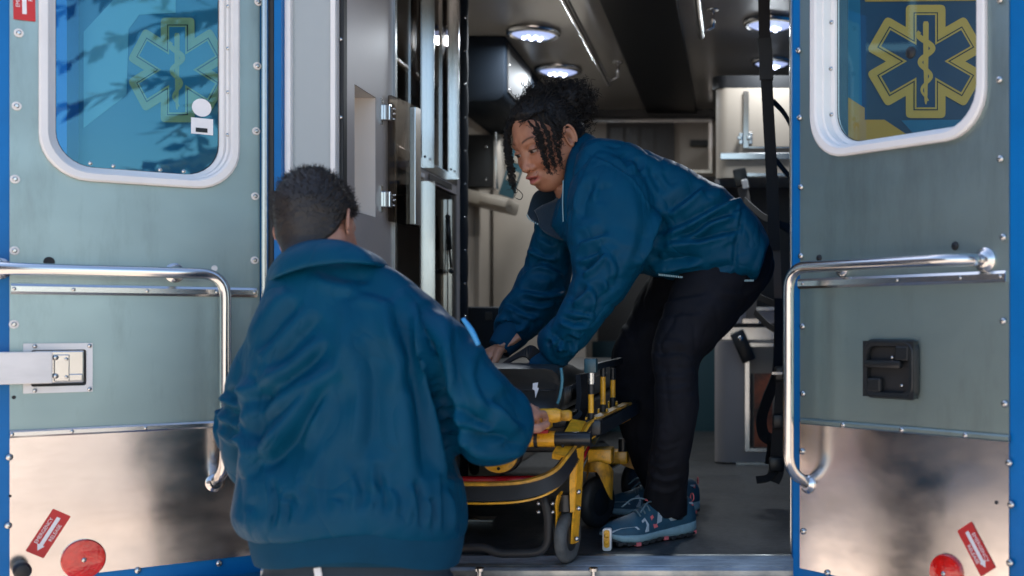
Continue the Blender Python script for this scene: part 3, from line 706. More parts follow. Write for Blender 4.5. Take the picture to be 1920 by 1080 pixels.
x, z = DR.at(1709, 99, .043)
obj('suction_cup', lathe([(.013, .0418), (.012, .038), (.005, .034)], 18, 'y', (x, 0, z)), MAT['black_rubber'], dr)
screws(DR, dr, [(1876, 0), (1875, 150), (1877, 298), (1882, 445), (1882, 602), (1885, 757), (1893, 868), (1897, 946), (1895, 1055), (1499, 95), (1501, 221), (1503, 351), (1503, 480), (1506, 612), (1507, 738), (1505, 846), (1507, 996), (1552, 1074), (1499, -30)], dome_me, 'dome_screw')
for px, py in ((1559, 42), (1558, 129), (1559, 215), (1558, -40)):
    x, z = DR.at(px, py, .006); inst('trim_screw', dome_me, dr, (x, .006, z), None, (.7, .7, .7))
s1, z1 = strip(DR, dr, (1500, 536), (1889, 514), 'rub_strip', 'polished_trim', .022)
s2, z2 = strip(DR, dr, (1505, 798), (1895, 812), 'rub_strip', 'aluminium', .013, .007)
for px in (1510, 1687, 1805, 1880): inst('strip_screw', dome_me, dr, (DR.at(px, 525)[0], -.0085, z1), None, (.5, .5, .5))
for px in (1585, 1695, 1814): inst('strip_screw', dome_me, dr, (DR.at(px, 805)[0], -.0065, z2), None, (.8, .8, .8))
for px, py, r in ((1791, 461, .009), (1536, 484, .008), (1869, 942, .004)):
    x, z = DR.at(px, py); obj('plug_hole', lathe([(r, -.0008), (r*.8, -.003), (r*.4, -.005)], 14, 'y', (x, 0, z)), MAT['black_rubber'], dr)
zr = DR.at(1680, 492, off)[1]; xb = DR.at(1478, 530, off)[0]; zlow = DR.at(1478, 880, off)[1]
fx, fz = DR.at(1516, 908); tx, tz = DR.at(1848, 481)
path = fillet([(tx, -.001, zr), (tx-.045, off, zr), (xb, off, zr), (xb, off, zlow), (fx, -.001, fz)], [0, .035, .055, .04, 0], 8)
obj('grab_rail', tube(path, .0125, 16), MAT['chrome'], dr, True)
flange(dr, fx, fz); flange(dr, tx, zr, .024)
x = DR.at(1580, 505)[0]; flange(dr, x, zr-.004, .018); obj('rail_post', cyl((x, -.004, zr-.004), (x, off, zr), .008), MAT['chrome'], dr, True)
# paddle handle
a = DR.at(1627, 742); b = DR.at(1722, 640)
hb = obj('door_handle', plate_hole(a[0], b[0], a[1], b[1], (a[0]+.012, b[0]-.014, a[1]+.010, b[1]-.010, .014), -.016, -.001), MAT['black_plastic'], dr)
obj('handle_rim', ringloft([[(p[0], y, p[1]) for p in rrect(a[0]-e, b[0]+e, a[1]-e, b[1]+e, .022, 6)] for e, y in ((.004, -.001), (.003, -.010), (-.003, -.018), (-.010, -.017), (-.012, -.012))]), MAT['black_plastic'], dr, auto=40)
obj('handle_dish', box(a[0]+.011, b[0]-.013, -.0035, -.001, a[1]+.009, b[1]-.009), MAT['black_rubber'], dr)
wd_, hh = b[0]-a[0], b[1]-a[1]
obj('handle_bar', box(a[0]+.010, b[0]-.030, -.024, -.012, a[1]+hh*.52, a[1]+hh*.66, .004), MAT['black_plastic'], dr, auto=40)
obj('handle_web', box(b[0]-.045, b[0]-.012, -.020, -.004, a[1]+hh*.66, b[1]-.010, .003), MAT['black_plastic'], dr)
obj('handle_web', box(a[0]+.012, a[0]+.048, -.018, -.004, a[1]+.010, a[1]+hh*.34, .004), MAT['black_plastic'], dr)
obj('lock_button', sphere((b[0]-.034, -.010, a[1]+hh*.22), (.004, .004, .004), 8, 6), MAT['steel_bolt'], dr, True)
obj('lock_button', sphere((b[0]-.056, -.014, a[1]+hh*.71), (.004, .004, .004), 8, 6), MAT['steel_bolt'], dr, True)
reflector(DR, dr, 1776, 1074, .038)
v0 = Vector(DR.at(1809, 986)); v1 = Vector(DR.at(1854, 1072))
sticker(DR, dr, 1831.5, 1029, math.atan2(v1.y-v0.y, v1.x-v0.x), (v1-v0).length, .040, True)
# ---- cargo net straps hanging inside the right edge of the opening
cn = thing('cargo_straps', 'black webbing straps with buckles hanging just inside the right door', 'straps', P(1445, 900, 3.5))
on = Vector(cn.location)
def wpath(pts, n=40): return [P(*p) for p in catmull(pts, n)]
obj('vertical_strap', strap(wpath([(1432, -40, 3.5), (1434, 75, 3.5), (1440, 200, 3.5), (1447, 330, 3.5), (1452, 470, 3.5)]), .036, .003, (1,0,.0)), MAT['webbing'], cn, off=on)
obj('vertical_strap', strap(wpath([(1452, 330, 3.51), (1456, 470, 3.51), (1459, 560, 3.51), (1462, 650, 3.51), (1464, 760, 3.5)]), .024, .003, (1,0,0)), MAT['webbing_tan'], cn, off=on)
obj('strap_sleeve', strap(wpath([(1433, 72, 3.495), (1436, 110, 3.495), (1437, 150, 3.495)], 12), .042, .012, (1,0,0)), MAT['black_rubber'], cn, off=on)
for pts in ([(1450, 190, 3.52), (1472, 215, 3.56), (1495, 260, 3.6)], [(1455, 300, 3.52), (1475, 325, 3.56), (1500, 350, 3.6)], [(1395, 375, 3.8), (1430, 405, 3.6), (1452, 415, 3.52), (1490, 440, 3.6)], [(1450, 415, 3.5), (1480, 425, 3.55), (1500, 420, 3.6)],
            [(1405, 545, 3.7), (1430, 560, 3.6), (1458, 572, 3.52)], [(1415, 585, 3.7), (1440, 610, 3.6), (1462, 622, 3.52)]):
    obj('cross_strap', strap(wpath(pts, 20), .020, .003, (0,.2,1)), MAT['webbing'], cn, off=on)
obj('loop_strap', strap(wpath([(1462, 560, 3.5), (1461, 640, 3.49), (1457, 700, 3.48), (1440, 745, 3.46), (1428, 785, 3.45), (1432, 815, 3.45), (1448, 830, 3.46), (1444, 870, 3.46)]), .040, .004, (.8,.6,.1)), MAT['webbing'], cn, off=on)
obj('strap_bundle', strap(wpath([(1470, 690, 3.45), (1466, 760, 3.44), (1460, 830, 3.44), (1456, 880, 3.44), (1448, 902, 3.44)]), .045, .03, (1,0,.1)), MAT['webbing'], cn, off=on)
obj('strap_tail', strap(wpath([(1456, 880, 3.43), (1440, 896, 3.42), (1418, 900, 3.42)]), .022, .006, (0,.6,1)), MAT['webbing'], cn, off=on)
for px, py in ((1466, 700), (1462, 790), (1455, 870)):
    c = P(px, py, 3.42); obj('buckle', box(c.x-.022, c.x+.022, 3.405, 3.425, c.z-.022, c.z+.022, .006), MAT['black_plastic'], cn, auto=40, off=on)
obj('buckle_bar', box(*(lambda c: (c.x-.02, c.x+.02, 3.398, 3.404, c.z-.004, c.z+.004))(P(1460, 700, 3.4))), MAT['chrome'], cn, off=on)
# belt buckle on tan webbing in the alcove
bt = thing('seat_belt', 'tan seat belt with black buckle hanging beside the cabinet column', 'seat belt', P(1410, 640, 4.40)); ob2 = Vector(bt.location)
obj('belt_webbing', strap(wpath([(1388, 330, 4.42), (1398, 380, 4.40), (1406, 440, 4.42), (1412, 520, 4.44), (1408, 590, 4.42), (1412, 612, 4.42)]), .040, .004, (1,.2,0)), MAT['webbing_tan'], bt, off=ob2)
c = P(1389, 333, 4.40); obj('buckle', xf(box(-.026, .026, -.012, .012, -.035, .035, .006), Matrix.Translation(c) @ Matrix.Rotation(R(-12), 4, 'Y')), MAT['black_plastic'], bt, auto=40, off=ob2)
c = P(1397, 345, 4.385); obj('buckle_button', xf(box(-.012, .012, -.004, .004, -.018, .018, .003), Matrix.Translation(c) @ Matrix.Rotation(R(-12), 4, 'Y')), MAT['white_plate'], bt, off=ob2)
obj('belt_anchor', join(box(*(lambda c: (c.x-.05, c.x+.02, 4.40, 4.42, c.z-.012, c.z+.012))(P(1415, 602, 4.4)), .004)), MAT['chrome'], bt, off=ob2)
tt = thing('belt_tongue', 'black belt tongue with silver stud clipped to the cabinet front', 'belt tongue', P(1393, 680, 4.42)); ob3 = Vector(tt.location)
obj('tongue_body', xf(box(-.028, .028, -.01, .01, -.062, .062, .006), Matrix.Translation(P(1393, 650, 4.44)) @ Matrix.Rotation(R(-24), 4, 'Y')), MAT['black_plastic'], tt, auto=40, off=ob3)
obj('tongue_stud', sphere(P(1388, 635, 4.425), (.012, .005, .012), 12, 8), MAT['steel_bolt'], tt, True, off=ob3)
# ================================================================== PEOPLE
mat('jacket', (.0002, .052, .108), .50, spec=.11, noise=((6,6,6), .08), bump=[((38,38,22), .10, .004), ((1100,1100,500), .22, .0004)], ridge=((7.5,7.5,5.0), .6, .011))
mat('jacket_knit', (.0002, .042, .088), .85, noise=((8,8,8), .1), bump=((400,400,60), .25, .0008), spec=.2)
mat('fleece', (.006, .022, .040), .9, bump=((260,260,260), .6, .002), sheen=.3)
mat('black_denim', (.0055, .0065, .0105), .8, spec=.2, noise=((14,14,14), .25), bump=[((30,30,30), .3, .004), ((700,700,700), .25, .0005)])
mat('dark_trousers', (.006, .022, .040), .75, noise=((10,10,10), .15), bump=((500,500,500), .2, .0005))
mat('hair_black', (.007, .006, .0055), .55, spec=.3, bump=((350,350,350), .5, .002))
mat('hair_brown', (.016, .012, .010), .48, bump=((350,350,350), .5, .002))
mat('zip_metal', (.12, .18, .21), .4, 1)
mat('shoe_navy', (.016, .070, .115), .6, bump=((500,500,500), .4, .001), noise=((30,30,30), .15))
mat('shoe_dark', (.09, .16, .20), .6)
mat('shoe_pink', (.75, .16, .17), .5)
mat('shoe_grey', (.38, .46, .52), .45)
mat('midsole', (.24, .38, .43), .6, noise=((40,40,40), .12), bump=((60,300,60), .3, .002))
mat('outsole', (.02, .02, .022), .6)
mat('patch_blue', (.05, .30, .62), .5)
mat('black_leather', (.01, .01, .011), .4, bump=((80,80,80), .2, .001))
def skin_mat(name, col, col2):
    m = bpy.data.materials.new(name); m.use_nodes = True; t = m.node_tree; b = t.nodes['Principled BSDF']
    b.inputs['Roughness'].default_value = .42; b.inputs['Subsurface Weight'].default_value = .12; b.inputs['Subsurface Radius'].default_value = (.9, .35, .2); b.inputs['Subsurface Scale'].default_value = .006
    at = t.nodes.new('ShaderNodeVertexColor'); at.layer_name = 'tone'
    tc = t.nodes.new('ShaderNodeTexCoord'); n = t.nodes.new('ShaderNodeTexNoise'); n.inputs['Scale'].default_value = 45; n.inputs['Detail'].default_value = 5
    t.links.new(tc.outputs['Object'], n.inputs[0])
    mx = t.nodes.new('ShaderNodeMix'); mx.data_type = 'RGBA'; mx.blend_type = 'MULTIPLY'; mx.inputs[0].default_value = .55
    cr = t.nodes.new('ShaderNodeValToRGB'); cr.color_ramp.elements[0].position = .35; cr.color_ramp.elements[0].color = (.72, .62, .58, 1); cr.color_ramp.elements[1].position = .65; cr.color_ramp.elements[1].color = (1, 1, 1, 1)
    t.links.new(n.outputs[0], cr.inputs[0]); t.links.new(at.outputs[0], mx.inputs[6]); t.links.new(cr.outputs[0], mx.inputs[7]); t.links.new(mx.outputs[2], b.inputs['Base Color'])
    n2 = t.nodes.new('ShaderNodeTexNoise'); n2.inputs['Scale'].default_value = 420; t.links.new(tc.outputs['Object'], n2.inputs[0])
    bn = t.nodes.new('ShaderNodeBump'); bn.inputs['Strength'].default_value = .12; bn.inputs['Distance'].default_value = .001; t.links.new(n2.outputs[0], bn.inputs['Height']); t.links.new(bn.outputs[0], b.inputs['Normal'])
    MAT[name] = m; return m
skin_mat('skin', None, None)
# ---------------------------------------------------------------- numeric helpers
def evaluate(V, Fc, mods):
    me = mesh('tmp', V, Fc, None); o = bpy.data.objects.new('tmp', me); COL.objects.link(o)
    for typ, kw in mods:
        m = o.modifiers.new('m', typ)
        for k, v in kw.items(): setattr(m, k, v)
    dg = bpy.context.evaluated_depsgraph_get(); dg.update()
    me2 = bpy.data.meshes.new_from_object(o.evaluated_get(dg)); bpy.data.objects.remove(o); bpy.data.meshes.remove(me)
    Vn = np.empty(len(me2.vertices)*3, np.float32); me2.vertices.foreach_get('co', Vn); Vn = Vn.reshape(-1, 3).astype(float)
    Fn = [tuple(p.vertices) for p in me2.polygons]; bpy.data.meshes.remove(me2)
    return Vn, Fn
def fuse(parts, voxel, it=6, fac=.5):
    V, Fc = join(*parts)
    return evaluate(V, Fc, [('REMESH', dict(mode='VOXEL', voxel_size=voxel)), ('SMOOTH', dict(factor=fac, iterations=it))])
def normals(V, Fc):
    N = np.zeros_like(V); q = np.array([f if len(f) == 4 else (*f, f[-1]) for f in Fc])
    n = np.cross(V[q[:,2]]-V[q[:,0]], V[q[:,3]]-V[q[:,1]])
    for k in range(4): np.add.at(N, q[:,k], n)
    return N/np.maximum(np.linalg.norm(N, axis=1, keepdims=True), 1e-12)
def vnoise(Pn, seed=0):
    """smooth value noise on an (n,3) array"""
    i = np.floor(Pn).astype(np.int64); f = Pn-i; f = f*f*(3-2*f)
    def h(x, y, z):
        v = (x*374761393+y*668265263+z*2147483647+seed*974711) & 0xffffffff
        v = ((v ^ (v >> 13))*1274126177) & 0xffffffff
        return ((v ^ (v >> 16)) & 0xffff)/32767.5-1
    r = 0
    for dx in (0, 1):
        for dy in (0, 1):
            for dz in (0, 1):
                wgt = (f[:,0] if dx else 1-f[:,0])*(f[:,1] if dy else 1-f[:,1])*(f[:,2] if dz else 1-f[:,2])
                r = r+wgt*h(i[:,0]+dx, i[:,1]+dy, i[:,2]+dz)
    return r
def crease(V, Fc, strokes, nz=None):
    """press folds into cloth: each stroke = (points in photo pixels, width px, depth m, +1 ridge / -1 valley)"""
    N = normals(V, Fc); y = np.maximum(V[:,1], .1)
    px = np.stack([VX+V[:,0]*F/y, VY-(V[:,2]-CZ)*F/y], 1)
    view = V-np.array([0,0,CZ]); view /= np.linalg.norm(view, axis=1, keepdims=True)
    face = np.clip((-(N*view).sum(1)+.25)*2, 0, 1)
    D = np.zeros(len(V))
    for pts, wd, amp, sg in strokes:
        pts = catmull(pts, max(6, len(pts)*4)) if len(pts) > 2 else np.array(pts, float)
        best = np.full(len(V), 1e9); tt = np.zeros(len(V)); side = np.ones(len(V)); m = len(pts)-1
        for k in range(m):
            a, b = pts[k], pts[k+1]; ab = b-a; t = np.clip(((px-a)@ab)/max(ab@ab, 1e-9), 0, 1)
            r_ = px-(a+t[:,None]*ab); d = np.linalg.norm(r_, axis=1); u = d < best
            best[u] = d[u]; tt[u] = (k+t[u])/m; side[u] = np.sign(ab[0]*(px[u,1]-a[1])-ab[1]*(px[u,0]-a[0]))
        tp = np.clip(np.minimum(tt, 1-tt)*5, .0, 1)**.7
        g = np.exp(-(best/wd)**1.5)
        if sg < 0:   # an overlapping fold: steep on one side, a long slope on the other
            g = np.where(side > 0, -np.exp(-(best/(.55*wd))**1.4)+.75*np.exp(-((best-1.25*wd)/(.75*wd))**2), -np.exp(-(best/(1.7*wd))**1.3)+.2*np.exp(-((best-3*wd)/wd)**2))
        D += face*tp*amp*g
    if nz:
        sc, amp = nz[:2]; D += amp*(vnoise(V*sc)+.5*vnoise(V*sc*2.1, 3))
        if len(nz) > 2:
            q = V*nz[3]+.35*np.stack([vnoise(V*9, 11), vnoise(V*9, 12), vnoise(V*9, 13)], 1); D -= nz[2]*((1-np.abs(vnoise(q, 21)))**7+.6*(1-np.abs(vnoise(q*1.7, 22)))**8)
    return V+N*D[:,None]
def rows_loft(rows, n=60, seg=40, e=2.3, wr=None):
    """rows: (Tx,Ty,Bx,By,y,hd): two outline points in the photo at depth y, half thickness hd"""
    C = catmull(rows, n); rings = []
    for i in range(n):
        tx, ty, bx, by, y, hd = C[i]
        T = P(tx, ty, y); B = P(bx, by, y); c = (T+B)/2; a = (T-B)/2
        j0, j1 = max(i-1, 0), min(i+1, n-1)
        c0 = (P(C[j0][0], C[j0][1], C[j0][4])+P(C[j0][2], C[j0][3], C[j0][4]))/2; c1 = (P(C[j1][0], C[j1][1], C[j1][4])+P(C[j1][2], C[j1][3], C[j1][4]))/2
        t = (c1-c0).normalized(); b = t.cross(a).normalized()
        if b.y < 0: b = -b
        rg = []
        for k in range(seg):
            th = 2*math.pi*k/seg; cs, sn = math.cos(th), math.sin(th)
            ca = math.copysign(abs(cs)**(2/e), cs); sa = math.copysign(abs(sn)**(2/e), sn)
            s = 1.0
            if wr: s += wr(i/(n-1), th)
            rg.append(c+a*ca*s+b*sa*hd*s)
        rings.append(rg)
    return ringloft(rings, True, True)
def pathtube(rows, n=30, seg=24, wr=None):
    """rows: (px,py,y,radius m)"""
    C = catmull(rows, n); return tube([P(c[0], c[1], c[2]) for c in C], [c[3] for c in C], seg)
def cloth_obj(name, V, Fc, m, parent, off, label=None):
    o = obj(name, (V, Fc), MAT[m], parent, True, label, off); return o
# ---------------------------------------------------------------- heads
def ell(p, c, r):
    q = (p-np.array(c)); r = np.array(r); k0 = np.linalg.norm(q/r, axis=1); k1 = np.linalg.norm(q/(r*r), axis=1)
    return k0*(k0-1)/np.maximum(k1, 1e-9)
def cap_(p, a, b, r0, r1):
    a, b = np.array(a), np.array(b); ab = b-a; t = np.clip(((p-a)@ab)/(ab@ab), 0, 1)
    return np.linalg.norm(p-(a+t[:,None]*ab), axis=1)-(r0+(r1-r0)*t)
def smin(a, b, k):
    h = np.clip(.5+.5*(b-a)/k, 0, 1); return b*(1-h)+a*h-k*h*(1-h)
def smax(a, b, k): return -smin(-a, -b, k)
def head_sdf(p, female=True):
    q = p.copy(); q[:,1] = np.abs(q[:,1])
    d = ell(q, (-.012, 0, .028), (.097, .074, .088))
    d = smin(d, ell(q, (.028, 0, -.030), (.060, .060 if female else .064, .082)), .03)
    d = smin(d, ell(q, (.052, 0, -.088), (.034, .030 if female else .036, .026)), .03)
    d = smin(d, cap_(q, (-.01, .048, -.045), (.045, .025, -.088), .020, .018), .03)
    d = smin(d, ell(q, (.058, .036, -.028), (.026, .026, .024)), .02)
    d = smin(d, cap_(q, (.072, .012, .024), (.064, .046, .022), .012, .010), .014)
    d = smax(d, -ell(q, (.096, .031, .002), (.020, .020, .0125)), .010)
    d = smin(d, cap_(q, (.078, 0, .008), (.098, 0, -.032), .0075, .0085), .012)
    d = smin(d, ell(q, (.099, 0, -.037), (.0125, .0115, .0095)), .008)
    d = smin(d, ell(q, (.088, .0150, -.040), (.011, .0085, .0080)), .006)
    d = smax(d, -ell(q, (.096, .0065, -.0475), (.006, .0042, .004)), .003)
    d = smin(d, ell(q, (.076, 0, -.066), (.020, .028, .020)), .012)
    d = smin(d, ell(q, (.0945, .006, -.0595), (.0090, .0180, .0066)), .007)
    d = smin(d, ell(q, (.0925, 0, -.0755), (.0105, .0175, .0086)), .007)
    d = smax(d, -ell(q, (.103, 0, -.0672), (.012, .0150, .0034)), .005)
    # upper lids over the eyeballs
    d = smin(d, smax(ell(q, (.0735, .031, .0005), (.0152, .0165, .0140)), -(q[:,2]-.0019+.10*np.abs(q[:,1]-.031)), .002), .003)
    d = smin(d, smax(ell(q, (.0735, .031, -.0005), (.0145, .0160, .0135)), (q[:,2]+.0050), .002), .003)
    if female: d = smin(d, cap_(q, (-.03, 0, -.06), (-.055, 0, -.15), .052, .055), .03)
    else: d = smin(d, cap_(q, (-.03, 0, -.05), (-.036, 0, -.085), .056, .050), .03)
    return d
def head_radius(dirs, female, infl=0.0):
    n = len(dirs); o = np.array([-.004, 0, -.012]); ts = np.linspace(.172, .05, 56)
    r = np.full(n, .03); prev = np.full(n, ts[0]); done = np.zeros(n, bool)
    for t in ts:
        ins = head_sdf(o+dirs*t, female)-infl < 0; new = ins & ~done; r[new] = t; done |= new
    lo = r.copy(); hi = r+(ts[0]-ts[1])
    for _ in range(14):
        mid = (lo+hi)/2; ins = head_sdf(o+dirs*mid[:,None], female)-infl < 0
        lo = np.where(ins, mid, lo); hi = np.where(ins, hi, mid)
    return o, lo
def head_grid(nu, nv):
    th = np.linspace(-math.pi, math.pi, nu, endpoint=False); ph = np.linspace(-math.pi/2+.01, math.pi/2-.01, nv)
    # denser sampling towards the face
    th = th-.55*np.sin(th)*.9
    T, Ph = np.meshgrid(th, ph)
    D = np.stack([np.cos(Ph)*np.cos(T), np.cos(Ph)*np.sin(T), np.sin(Ph)], -1).reshape(-1, 3); Fc = []
    for i in range(nv-1):
        for j in range(nu):
            k = (j+1) % nu; Fc.append((i*nu+j, i*nu+k, (i+1)*nu+k, (i+1)*nu+j))
    Fc.append(tuple(range(nu-1, -1, -1))); m = (nv-1)*nu; Fc.append(tuple(range(m, m+nu)))
    return D, Fc
def sstep(x, a, b): t = np.clip((x-a)/(b-a), 0, 1); return t*t*(3-2*t)
HL_U = [-.13, -.09, -.06, -.03, .0, .02, .045, .066, .080, .10, .2]
HL_W = [-.09, -.06, -.040, -.028, -.018, .010, .036, .052, .066, .12, .3]
HL_M = [-.13, -.085, -.06, -.03, .0, .02, .045, .066, .080, .10, .2]
HL_MF = [-.09, -.062, -.048, -.030, -.014, .020, .050, .072, .100, .16, .3]
class Head:
    def __init__(s, C, yaw, pitch, roll, female, scale=1.0):
        a, p, r = R(yaw), R(pitch), R(roll)
        f0 = np.array([-math.cos(a), -math.sin(a), 0]); l0 = np.array([math.sin(a), -math.cos(a), 0]); u0 = np.array([0, 0, 1.])
        f = f0*math.cos(p)-u0*math.sin(p); u = u0*math.cos(p)+f0*math.sin(p)
        s.f = f; s.l = l0*math.cos(r)+u*math.sin(r); s.u = u*math.cos(r)-l0*math.sin(r); s.C = np.array(C); s.female = female; s.k = scale
    def w(s, p):
        p = np.atleast_2d(p)*s.k; return s.C+p[:,:1]*s.f+p[:,1:2]*s.l+p[:,2:]*s.u
    def d(s, p): p = np.atleast_2d(p); return p[:,:1]*s.f+p[:,1:2]*s.l+p[:,2:]*s.u
    def skin(s, tone, lip):
        D, Fc = head_grid(260, 220) if s.female else head_grid(120, 100); o, r = head_radius(D, s.female); L = o+D*r[:,None]
        tone = np.array(tone); col = np.tile(tone, (len(L), 1)); al = np.abs(L[:,1])
        # lips, brows, warmth
        lipm = np.exp(-((L[:,2]+.0665)/.0115)**4)*np.exp(-(al/.0235)**6)*sstep(L[:,0], .070, .082)
        lipm *= sstep(.0125-np.abs(L[:,2]+.0665)-al*.28, -.002, .003)
        col = col*(1-lipm[:,None])+np.array(lip)*lipm[:,None]
        mouth = np.exp(-((L[:,2]+.0668)/.0022)**2)*np.exp(-(al/.019)**6)*(L[:,0] > .07); col = col*(1-.8*mouth[:,None])
        zb = .0255+.006*np.sin(np.clip((al-.012)/.042, 0, 1)*2.6)
        br = np.exp(-((L[:,2]-zb)/.0026)**2)*sstep(al, .011, .018)*(1-sstep(al, .047, .054))*(L[:,0] > .03)
        col = col*(1-.80*br[:,None])
        lash = np.exp(-((L[:,2]-.0027+.10*np.abs(al-.031))/.0018)**2)*sstep(al, .014, .018)*(1-sstep(al, .046, .050))*(L[:,0] > .05)
        col = col*(1-.92*lash[:,None])
        ck = np.exp(-(((L[:,2]+.03)/.022)**2+((al-.042)/.022)**2))*(L[:,0] > .02); col = col*(1+ck[:,None]*np.array([.10, -.02, -.03]))
        sk = np.exp(-(((L[:,2]-.004)/.012)**2+((al-.031)/.017)**2))*(L[:,0] > .05); col = col*(1-.22*sk[:,None])
        return s.w(L), Fc, col
    def eye(s, side):
        c = np.array([.0735, .031*side, .0]); V, Fc = sphere((0,0,0), .0128, 28, 20); V = np.array(V)
        g = np.array([1, -.02, -.16]); g /= np.linalg.norm(g)
        ang = np.arccos(np.clip((V/np.linalg.norm(V, axis=1, keepdims=True))@g, -1, 1))
        col = np.where(ang[:,None] < R(14), np.array([[.004, .003, .003]]), np.where(ang[:,None] < R(36), np.array([[.020, .009, .005]]), np.array([[.34, .30, .28]])))
        return s.w(V+c), Fc, col
    def ear(s, side, tone):
        pts = []
        for t in np.linspace(-.35, 1.25, 26)*math.pi:
            pts.append((-.008-.017*math.cos(t)*.9-.004, 0, .004+.030*math.sin(t)*1.0-(.010 if t > math.pi else 0)))
        rim = tube([(p[0], 0, p[2]) for p in pts], .0042, 8)
        bowl = sphere((-.010, -.003, .0), (.016, .005, .026), 16, 12)
        con = sphere((-.004, .002, -.002), (.009, .005, .012), 12, 8)
        lobe = sphere((-.004, .0, -.024), (.008, .0045, .009), 12, 8)
        V, Fc = fuse([rim, bowl, lobe], .0016, 3)
        dd = V-np.array([-.006, .006, -.002]); ind = np.exp(-((dd[:,0]/.007)**2+(dd[:,2]/.014)**2)); V[:,1] -= .007*ind*(V[:,1] > -.002)
        col = np.tile(np.array(tone), (len(V), 1))*(1-.45*ind[:,None])
        # tilt outwards and mirror
        a = R(24); V = V.copy(); x, y = V[:,0].copy(), V[:,1].copy(); V[:,0] = x*math.cos(a)+y*math.sin(a); V[:,1] = -x*math.sin(a)+y*math.cos(a)
        V *= .86; V[:,1] += .0750; V[:,1] *= side; V[:,2] -= .006; V[:,0] -= .004
        if side < 0: Fc = [f[::-1] for f in Fc]
        return s.w(V), Fc, col
    def haircap(s, thick, nseed, hl, fine):
        D, Fc = head_grid(180, 140); o, r = head_radius(D, s.female); L = o+D*r[:,None]
        hf = np.interp(L[:,2], HL_U, hl); m = (sstep(hf-L[:,0], -.003, .030)**.7 if s.female else sstep(hf-L[:,0], -.004, .012))*sstep(L[:,2], -.118 if not s.female else -.100, -.095 if not s.female else -.070)
        thick = thick*(.25+.75*sstep(L[:,2], -.085, -.02)) if not s.female else thick*np.ones(len(L))
        nzv = vnoise(L*fine, nseed)*.5+vnoise(L*fine*2.2, nseed+1)*.35+vnoise(L*28, nseed+2)*.7
        off = -.004+m*(thick+.0045+nzv*thick*.35)
        return s.w(L+D*off[:,None]), Fc, L, m, D
def tubes_fast(paths, radii, n=4):
    """many thin tubes -> one vertex/face list (numpy)"""
    V, Fc = [], []; base = 0
    for Pth, r in zip(paths, radii):
        m = len(Pth); T = np.gradient(Pth, axis=0); T /= np.maximum(np.linalg.norm(T, axis=1, keepdims=True), 1e-9)
        a = np.cross(T, np.array([.31, .77, .55])); a /= np.maximum(np.linalg.norm(a, axis=1, keepdims=True), 1e-9); b = np.cross(T, a)
        rr = (r*np.ones(m))[:,None]
        for k in range(n):
            th = 2*math.pi*k/n; V.append(Pth+(a*math.cos(th)+b*math.sin(th))*rr)
        for i in range(m-1):
            for k in range(n):
                k2 = (k+1) % n; Fc.append((base+k*m+i, base+k2*m+i, base+k2*m+i+1, base+k*m+i+1))
        base += m*n
    return np.vstack(V), Fc
def curl(p0, d, L, cr, turns, npt, ph):
    d = d/np.linalg.norm(d); a = np.cross(d, [.3, .5, .8]); a /= np.linalg.norm(a); b = np.cross(d, a); t = np.linspace(0, 1, npt)
    return p0+d*(t*L)[:,None]+(a*np.cos(t*turns*6.283+ph)[:,None]+b*np.sin(t*turns*6.283+ph)[:,None])*(cr*np.minimum(t*4, 1))[:,None]
def body_obj(name, parts, label, cat, base):
    """parts: (V,F,colour array) joined into one body mesh with a tone attribute"""
    Vs, Fs, Cs = [], [], []; n = 0
    for V, Fc, c in parts:
        V = np.array([tuple(v) for v in V]); Vs.append(V); Fs += [tuple(i+n for i in f) for f in Fc]; n += len(V)
        c = np.array(c, float); Cs.append(np.tile(c, (len(V), 1)) if c.ndim == 1 else c)
    V = np.vstack(Vs)-np.array(base); C = np.clip(np.vstack(Cs), 0, 1)
    o = obj(name, (V, Fs), MAT['skin'], None, True); o.location = base
    ca = o.data.color_attributes.new('tone', 'FLOAT_COLOR', 'POINT')
    ca.data.foreach_set('color', np.hstack([C, np.ones((len(C), 1))]).astype(np.float32).ravel())
    o['label'] = label; o['category'] = cat; return o
def hand(W, D, N, curlv, side, k=1.0, spread=.12, thumb_in=.5):
    """W wrist, D finger direction, N back of the hand, curlv per-joint bend (rad), side +1 thumb on D x N side"""
    W, D, N = Vector(W), Vector(D).normalized(), Vector(N).normalized(); N = (N-D*N.dot(D)).normalized(); S = D.cross(N)*side
    parts = [tube([W-D*.05*k, W, W+D*.03*k, W+D*.06*k, W+D*.088*k], [.024*k, .025*k, .030*k, .036*k, .030*k], 14, flat=.55, up=N)]
    for i, (off, ln, ba) in enumerate(((.030, .072, -.5), (.010, .080, -.1), (-.011, .074, .2), (-.030, .058, .6))):
        p = W+D*(.080-.004*abs(i-1))*k+S*off*k; d = (D+S*spread*(off/.03)).normalized(); n = N; pts = [p-d*.015*k, p]
        for sgm in (.45, .30, .25):
            c = curlv; d2 = d*math.cos(c)-n*math.sin(c); n = n*math.cos(c)+d*math.sin(c); d = d2
            p = p+d*ln*sgm*k; pts.append(p)
        parts.append(tube(pts, [.0095*k, .0095*k, .0088*k, .0080*k, .0066*k], 10))
        parts.append(sphere(pts[-1], .0066*k, 8, 6))
    p = W+D*.022*k+S*.028*k; d = (S*.8+D*.75-N*thumb_in*.5).normalized(); pts = [W+D*.01*k+S*.012*k, p, p+d*.034*k]
    d = (d+D*.5-S*thumb_in).normalized(); pts += [pts[-1]+d*.028*k]
    parts.append(tube(pts, [.013*k, .0125*k, .0102*k, .0078*k], 10)); parts.append(sphere(pts[-1], .0078*k, 8, 6))
    return fuse(parts, .0026, 3)
